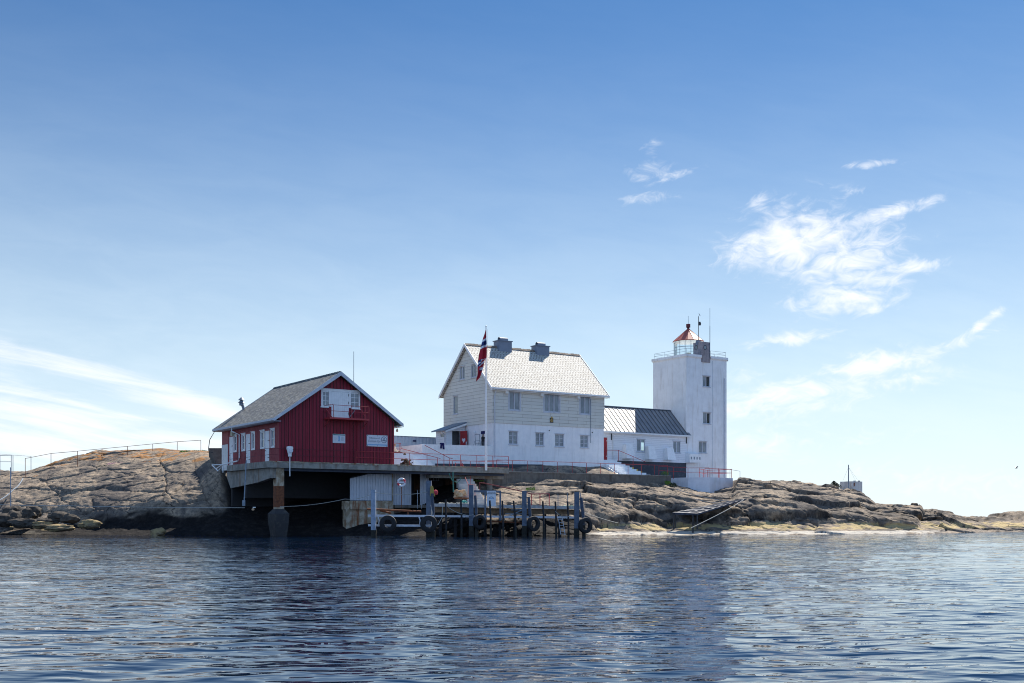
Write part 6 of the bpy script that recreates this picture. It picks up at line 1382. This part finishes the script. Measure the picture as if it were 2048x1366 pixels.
def person(label, at, rz, J, mats, matfun, hair, group=None):
    """J: joints by name -> (pos, radius); x forward, y left, z up; parent frame is the figure's feet"""
    rt = bpy.data.objects.new('person', None); col.objects.link(rt); rt.location = at; rt.rotation_euler = (0, 0, rz); OFF[rt.name] = (0, 0, 0)
    props(rt, label, 'person', group)
    names = list(J); idx_ = {n_: i for i, n_ in enumerate(names)}
    E = [('pelvis', 'waist'), ('waist', 'chest'), ('chest', 'neck'), ('neck', 'head'), ('head', 'crown')]
    for s_ in 'lr':
        E += [('chest', 'sh'+s_), ('sh'+s_, 'el'+s_), ('el'+s_, 'wr'+s_), ('wr'+s_, 'pa'+s_), ('pelvis', 'hip'+s_), ('hip'+s_, 'kn'+s_), ('kn'+s_, 'an'+s_), ('an'+s_, 'to'+s_)]
    V_, Rr = [J[n_][0] for n_ in names], [J[n_][1] for n_ in names]; Ed = [(idx_[a], idx_[b]) for a, b in E]
    for s_ in 'lr':        # fingers and thumb branch from the palm
        pa, wr = Vector(J['pa'+s_][0]), Vector(J['wr'+s_][0]); d = (pa-wr).normalized(); sd_ = d.cross(Vector((0, 0, 1))).normalized()
        for k_, (off, ln) in enumerate(((-.032, .065), (-.011, .08), (.011, .075), (.032, .06))):
            i0 = len(V_); V_ += [tuple(pa+sd_*off+d*.02), tuple(pa+sd_*off*1.1+d*(.02+ln*.55)), tuple(pa+sd_*off*1.1+d*(.02+ln)+Vector((0, 0, -.02)))]; Rr += [.011, .009, .008]; Ed += [(idx_['pa'+s_], i0), (i0, i0+1), (i0+1, i0+2)]
        i0 = len(V_); V_ += [tuple(pa-d*.03+sd_*.05), tuple(pa+d*.01+sd_*.075)]; Rr += [.012, .009]; Ed += [(idx_['pa'+s_], i0), (i0, i0+1)]
    i0 = len(V_); h = Vector(J['head'][0]); V_ += [tuple(h+Vector((.1, 0, -.01)))]; Rr += [.02]; Ed += [(idx_['head'], i0)]
    bd = skin_body('body', V_, Ed, Rr, mats, matfun, rt, idx_['pelvis'])
    cr = Vector(J['crown'][0]); m_ = MB(); hd = Vector(J['head'][0])
    n1_, n2_ = 14, 8
    for i in range(n1_):
        for j in range(n2_):
            def q(u_, v_):
                t_ = 2*math.pi*u_/n1_; p_ = .5*math.pi*v_/n2_*1.25; fr_b = math.cos(t_)
                if fr_b > .3: p_ *= .62
                return (hd.x-.012+.108*math.sin(p_)*math.cos(t_), hd.y+.088*math.sin(p_)*math.sin(t_), hd.z+.01+.125*math.cos(p_))
            m_.poly([q(i, j), q(i+1, j), q(i+1, j+1), q(i, j+1)])
    m_.build('hair', hair, rt, smooth=True); return rt
# standing man painting the wall (right arm raised forward)
Jm = dict(pelvis=((0, 0, .95), .13), waist=((0, 0, 1.1), .13), chest=((.02, 0, 1.36), .15), neck=((.03, 0, 1.50), .055), head=((.06, 0, 1.62), .085), crown=((.05, 0, 1.69), .07),
 shl=((.02, .19, 1.40), .06), ell=((.1, .24, 1.13), .045), wrl=((.33, .2, 1.12), .03), pal=((.42, .18, 1.13), .035),
 shr=((.02, -.19, 1.40), .06), elr=((.22, -.24, 1.2), .045), wrr=((.46, -.2, 1.22), .03), par=((.55, -.18, 1.24), .035),
 hipl=((0, .1, .9), .1), knl=((.03, .11, .5), .065), anl=((-.02, .12, .09), .045), tol=((.15, .13, .04), .035),
 hipr=((0, -.1, .9), .1), knr=((.02, -.11, .5), .065), anr=((-.03, -.12, .09), .045), tor=((.14, -.13, .04), .035))
def mfun(c):
    if c.z > 1.49: return 2
    if c.z > .98: return 2 if (c.x > .3) else 0
    return 1 if c.z > .09 else 3
mz_x = LX(965.5, hy0+1.3)
person('grey haired man in black shirt painting the white house wall beside the flagpole', LF(mz_x, hy0+1.3, TF), ANG+R(10), Jm, [BLACKCLOTH, GREYCLOTH, SKIN, BLACKCLOTH], mfun, HAIR)
# seated person beside the boathouse corner, legs stretched to the right
Js = dict(pelvis=((0, 0, .50), .13), waist=((-.04, 0, .64), .13), chest=((-.06, 0, .90), .15), neck=((-.03, 0, 1.04), .055), head=((.02, 0, 1.17), .085), crown=((.01, 0, 1.24), .07),
 shl=((-.06, .19, .95), .06), ell=((.05, .25, .70), .045), wrl=((.25, .2, .62), .03), pal=((.34, .18, .62), .035),
 shr=((-.06, -.19, .95), .06), elr=((.05, -.25, .70), .045), wrr=((.27, -.18, .64), .03), par=((.36, -.16, .63), .035),
 hipl=((.05, .1, .50), .1), knl=((.48, .13, .60), .065), anl=((.80, .14, .28), .045), tol=((.95, .15, .33), .035),
 hipr=((.05, -.1, .50), .1), knr=((.50, -.12, .52), .065), anr=((.90, -.12, .42), .045), tor=((1.06, -.13, .50), .035))
def sfun(c):
    if c.z > 1.02: return 2
    if c.x > .18 and c.z > .58 and abs(c.y) > .13 and c.x < .45: return 2
    if c.z > .55 and c.x < .3: return 0
    return 1 if c.x < .78 else 2
sxp, syp = LX(789.5, 5.6), 5.6
person('seated person in cream shirt and dark trousers beside the right boathouse corner', LF(sxp, syp, 7.0), ANG-R(6), Js, [SHIRT, BLACKCLOTH, SKIN, SKIN], sfun, M('fair_hair', (.36, .22, .12)))
bb = MB().box(sxp-.35, sxp+.35, syp-.3, syp+.3, 7.35, 7.41); 
for dx_ in (-.3, .3):
    for dy_ in (-.25, .25): bb.box(sxp+dx_-.03, sxp+dx_+.03, syp+dy_-.03, syp+dy_+.03, 6.95, 7.349)
bb.build('bench', WOODBR, label='low wooden bench under the seated person by the boathouse', cat='bench', frame='S')
# trousers on the parapet
tx_, = [LX(884.5, hy0-.03)]; zt = LZ(887, tx_, hy0)
m_ = MB(); m_.box(tx_-.19, tx_+.19, hy0-.06, hy0+.12, zt-.08, zt+.06)
for s_, ln in ((-1, .48), (1, .55)): m_.hexa([(tx_+s_*.13-.085+.02*s_, hy0-.09, zt-ln), (tx_+s_*.13+.075+.02*s_, hy0-.09, zt-ln), (tx_+s_*.13+.075+.02*s_, hy0-.02, zt-ln), (tx_+s_*.13-.085+.02*s_, hy0-.02, zt-ln)], [(tx_+s_*.1-.09, hy0-.08, zt-.05), (tx_+s_*.1+.09, hy0-.08, zt-.05), (tx_+s_*.1+.09, hy0-.015, zt-.05), (tx_+s_*.1-.09, hy0-.015, zt-.05)])
m_.build('trousers', NAVYCLOTH, label='navy blue trousers drying over the white terrace parapet', cat='trousers', frame='S')
# step ladder on the terrace
lx0, lx1 = LX(953, hy0+2.2), LX(962, hy0+1.6)
sl_ = thing('step_ladder', 'small grey step ladder standing on the terrace left of the painter', 'step ladder', ((lx0+lx1)/2, hy0+2, TF))
for xx, yy0_ in ((lx0, hy0+2.2), (lx1, hy0+1.6)): MB().path([(xx-.03, yy0_, TF), (xx, yy0_+.3, TF+1.75)], .025, 6).build('stile', STEEL, sl_); MB().path([(xx, yy0_+.9, TF), (xx, yy0_+.33, TF+1.1)], .02, 6).build('rear_leg', STEEL, sl_)
for i in range(4):
    z_ = .25+.28*i; f_ = z_/1.75; MB().hexa([(lx0, hy0+2.2+.3*f_-.05, TF+z_), (lx1, hy0+1.6+.3*f_-.05, TF+z_), (lx1, hy0+1.6+.3*f_+.1, TF+z_), (lx0, hy0+2.2+.3*f_+.1, TF+z_)], [(lx0, hy0+2.2+.3*f_-.05, TF+z_+.03), (lx1, hy0+1.6+.3*f_-.05, TF+z_+.03), (lx1, hy0+1.6+.3*f_+.1, TF+z_+.03), (lx0, hy0+2.2+.3*f_+.1, TF+z_+.03)]).build('step', STEEL, sl_)
MB().tube((lx0, hy0+2.5, TF+1.75), (lx1, hy0+1.9, TF+1.75), .025, 6).build('top_bar', STEEL, sl_)
ye = LY(966.5, hx0); wa = thing('blue_wall_plate', 'dark blue plate on the house gable wall behind the painter', 'plate', (hx0, ye, 10))
MB().box(hx0-.05, hx0-.005, ye-.5, ye+.35, LZ(868, hx0, ye), LZ(862, hx0, ye)).build('plate', NAVYCLOTH, wa)
yl = LY(953.5, hx0); wl = thing('wall_lamp', 'small white wall lamp on the house gable right of the porch door', 'lamp', (hx0, yl, 9.9)); zz_ = LZ(865.5, hx0, yl)
MB().lathe([(0, .12), (.14, .02), (.14, -.02), (0, -.04)], (hx0-.25, yl, zz_), 10).build('shade', WHITE, wl); MB().tube((hx0-.01, yl, zz_-.02), (hx0-.25, yl, zz_+.1), .02, 5).build('arm', WHITE, wl)

# ================================================================== far right: tank, mast, bush, gull
Yt_ = 127
A = P(1680, 962, Yt_); cz_ = 2.8
tk = thing('concrete_hut', 'small windowless pale grey block hut on the rock far right', 'hut', P(1702, 988, Yt_), 'W')
xA, xM, xB = jx(1680, Yt_+1.6), jx(1705, Yt_), jx(1724.6, Yt_+1.2)
m_ = MB(); zt = P(0, 962.5, Yt_)[2]; pb = [(xA, Yt_+1.6), (xM, Yt_), (xB, Yt_+1.2), (xA+(xB-xM), Yt_+2.8)]
m_.prism(pb, 'z', 3.0, zt); m_.build('block', M('pale_weathered_block', (.55, .57, .58), (.42, .44, .45), 1.5, c3=(.3, .24, .18), streak=.5), tk)
m_ = MB(); 
for p_, q_ in ((1709, 1.2), (1718, 1.0)): a = jx(p_, Yt_+.8); m_.box(a-.1, a+.1, Yt_+.7, Yt_+.9, zt, zt+.1)
m_.build('roof_fitting', STEEL, tk)
MB().box(jx(1709, Yt_)-.05, jx(1709, Yt_)+.08, Yt_+.12, Yt_+.25, zt-.55, zt-.15).build('rust_hinge', RUST, tk)
am = thing('guyed_mast', 'thin grey mast with guy wires beside the far right hut', 'mast', P(1697, 976, 126), 'W')
t_, b_ = P(1697, 929.5, 126), P(1697, 978, 126); MB().tube((b_[0], b_[1], b_[2]-.3), t_, .07, 7, .05).build('pole', STEEL, am)
for p_, q_ in ((1686, 961), (1711, 961), (1717, 962)): MB().tube((t_[0], t_[1], t_[2]-.25), P(p_, q_, 127.3), .009, 4).build('guy_wire', STEEL, am)
def leafy(name, label, cat, c, rx_, ry_, rz_, n, size, mat, kind=None, group=None, stem=True):
    m_ = MB()
    for i in range(n):
        t_, p_ = random.uniform(0, 6.283), random.gauss(0, .5); rr_ = random.random()**.4
        x_, y_, z_ = c[0]+rx_*rr_*math.cos(t_)*math.cos(p_), c[1]+ry_*rr_*math.sin(t_)*math.cos(p_), c[2]+rz_*abs(rr_*math.sin(p_*1.3))*2
        a_ = Vector((random.gauss(0, 1), random.gauss(0, 1), random.gauss(0, 1))).normalized()*size; b_ = a_.cross(Vector((random.gauss(0, 1), random.gauss(0, 1), random.gauss(0, 1)))).normalized()*size*.5
        v_ = Vector((x_, y_, z_)); m_.poly([v_-a_, v_+b_, v_+a_, v_-b_])
    return m_.build(name, mat, label=label, cat=cat, kind=kind, group=group)
c_ = P(1670, 974, 125.5); bu = thing('juniper_bush', 'small dark juniper bush on the rock left of the far hut', 'bush', c_, 'W')
m_ = MB()
for i in range(900):
    h_ = random.random(); t_ = random.uniform(0, 6.28); rr_ = (.62*(1-h_)**.7+.05)*random.random()**.5
    x_, y_, z_ = c_[0]-.1+rr_*math.cos(t_)+(.3 if i % 3 == 0 else 0), c_[1]+rr_*math.sin(t_), c_[2]-.1+h_*(.75 if i % 3 else .5)
    a_ = Vector((random.gauss(0, 1), random.gauss(0, 1), random.gauss(.5, 1))).normalized()*.07; b_ = a_.cross(Vector((random.gauss(0, 1), random.gauss(0, 1), random.gauss(0, 1)))).normalized()*.03; v_ = Vector((x_, y_, z_)); m_.poly([v_-a_, v_+b_, v_+a_, v_-b_])
m_.build('foliage', GREEND, bu); MB().tube((c_[0], c_[1], c_[2]-.4), (c_[0], c_[1], c_[2]+.3), .04, 6).build('stem', WOODBR, bu)
gl_c = P(2032.5, 936, 160); gu = thing('seagull', 'tiny dark gull gliding in the sky above the far right islet', 'bird', gl_c, 'W')
m_ = MB(); m_.lathe([(0, -.22), (.06, -.12), (.08, 0), (.05, .14), (0, .26)], gl_c, 10, 'x')
m_.build('body', STEEL, gu, smooth=True)
for s_ in (-1, 1): MB().hexa([(gl_c[0]-.1, gl_c[1], gl_c[2]), (gl_c[0]+.1, gl_c[1], gl_c[2]), (gl_c[0]+.12, gl_c[1]+s_*.35, gl_c[2]+.22), (gl_c[0]-.02, gl_c[1]+s_*.35, gl_c[2]+.22)], [(gl_c[0]-.1, gl_c[1], gl_c[2]+.03), (gl_c[0]+.1, gl_c[1], gl_c[2]+.03), (gl_c[0]+.12, gl_c[1]+s_*.35, gl_c[2]+.24), (gl_c[0]-.02, gl_c[1]+s_*.35, gl_c[2]+.24)]).build('wing', STEEL, gu)
def boulder(px, py, Y, rx_, ry_, rz_, mat, label, group):
    c = P(px, py, Y); nu, nv = 26, 15; th = np.linspace(0, 2*np.pi, nu, endpoint=False); ph_ = np.linspace(.02, np.pi-.02, nv)
    T_, H_ = np.meshgrid(th, ph_); X_ = np.sin(H_)*np.cos(T_); Y_ = np.sin(H_)*np.sin(T_); Z_ = np.cos(H_); k_ = random.random()*50
    d_ = 1+.30*fbm(X_*1.1+k_, Y_*1.1, Z_*1.1, 3)+.12*np.sign(perlin(X_*1.7+k_, Y_*1.7+4, Z_*1.7))*.5
    m_ = MB(); m_.v = [(c[0]+rx_*X_[i, j]*d_[i, j], c[1]+ry_*Y_[i, j]*d_[i, j], c[2]+rz_*Z_[i, j]*d_[i, j]) for i in range(nv) for j in range(nu)]
    for i in range(nv-1):
        for j in range(nu): j2 = (j+1) % nu; m_.f.append((i*nu+j, (i+1)*nu+j, (i+1)*nu+j2, i*nu+j2)); m_.m.append(0)
    m_.f.append(tuple(range(nu))); m_.m.append(0)
    return m_.build('boulder', mat, smooth=True, label=label, cat='boulder', group=group)
BLD = M('dark_boulder', (.045, .04, .036), (.10, .085, .07), 2.5, bump=.05, bscale=6, rough=.9, spec=.15)
BLY = M('yellow_boulder', (.30, .23, .12), (.14, .11, .08), 2.0, bump=.05, bscale=6, rough=.9, spec=.15)
BL_ = ['dark boulder cut by the left photo edge, leftmost of the heap', 'dark boulder left of the heap middle, second from the left edge', 'dark boulder in the middle of the heap below the topmost one', 'dark boulder at the right top of the heap, highest of all', 'dark boulder at the back left of the heap top', 'large flat dark boulder in the front row of the heap',
 'small dark boulder at the front of the heap beside the yellow ones', 'dark boulder right of the heap above the long yellow boulder', 'rightmost dark boulder, between the heap and the lone yellow boulder', 'low flat dark boulder directly above the pale yellow boulder']
bi_ = 0
for px_, py_, Y, a_, b_, c_ in ((8, 1040, 98.5, 1.0, .8, .55), (30, 1036, 99, .9, .8, .6), (52, 1031, 99.5, .8, .7, .6), (66, 1025, 100.5, .7, .6, .6), (28, 1024, 101, .9, .7, .5), (40, 1046, 98, 1.1, .7, .4), (64, 1048, 97.8, .8, .6, .4), (118, 1034, 98.5, .8, .6, .45), (140, 1038, 98.2, .8, .6, .4), (92, 1044, 98, .9, .6, .35)):
    boulder(px_, py_, Y, a_, b_, c_, BLD, BL_[bi_], 'dark boulders at the left waterline'); bi_ += 1
boulder(82, 1049, 97.6, .9, .6, .35, BLY, 'pale yellow boulder half hidden by the dark heap at the left waterline', None)
boulder(118, 1056, 97.0, 1.3, .7, .32, BLY, 'long low yellow boulder at the edge of the left water', None)
boulder(180, 1049, 97.0, .95, .6, .38, BLY, 'yellow topped boulder standing alone right of the dark heap', None)
boulder(316, 1066, 96.2, .6, .5, .42, BLY, 'small pale boulder in the shade below the left slab', None)
# plants on the rock
def patch(name, label, px0, px1, py, Y, n, mat, h=.22, size=.07, dy=.5):
    m_ = MB(); x0_, x1_ = jx(px0, Y), jx(px1, Y); zc = P(0, py, Y)[2]
    for i in range(n):
        x_ = random.uniform(x0_, x1_); y_ = Y+random.uniform(-dy, dy); z_ = zc+random.random()*h+(y_-Y)*.25
        a_ = Vector((random.gauss(0, .6), random.gauss(0, .6), abs(random.gauss(0, 1)))).normalized()*size*random.uniform(.6, 1.4); b_ = a_.cross(Vector((random.gauss(0, 1), random.gauss(0, 1), 0.1))).normalized()*size*.4
        v_ = Vector((x_, y_, z_)); m_.poly([v_-a_, v_+b_, v_+a_, v_-b_])
    return m_.build(name, mat, label=label, cat='plants', kind='stuff')
patch('green_plants', 'bright green plants on the rock top beside the boathouse steps', 360, 412, 908, 117, 700, GREENP, .3, .09)
patch('green_plants', 'bright green grass fringe on the shaded ledge left of the steps', 352, 386, 936, 111.5, 300, GREENP, .1, .07, .2)
patch('thrift_flowers', 'pink thrift flowers growing on the left rock slope', 215, 260, 930, 113.5, 380, PINKF, .2, .05)
patch('green_plants', 'dark cushion plants around the pink flowers on the left rock slope', 196, 262, 934, 112.8, 500, GREEND, .1, .07)
patch('thrift_flowers', 'pink thrift flowers seen under the quay slab', 942, 968, 959, 106, 420, PINKF, .18, .05)
patch('green_plants', 'green plants below the pink flowers under the quay', 942, 968, 961, 105.7, 300, GREENP, .1, .06)
patch('green_plants', 'bright green tuft at the left foot of the white tower block', 1330, 1340, 968, 118, 260, GREENP, .25, .08)
patch('green_plants', 'pale weeds on the walkway wall end by the white block', 1322, 1338, 950, 119.2, 160, GREENP, .35, .06)
patch('green_plants', 'small green tuft on the sunlit rock by the jetty handrail', 1052, 1070, 979, 100.5, 200, GREENP, .1, .06)
patch('green_plants', 'dark green weeds in the gap beside the white tower block', 1338, 1352, 972, 117.5, 300, GREEND, .25, .08)
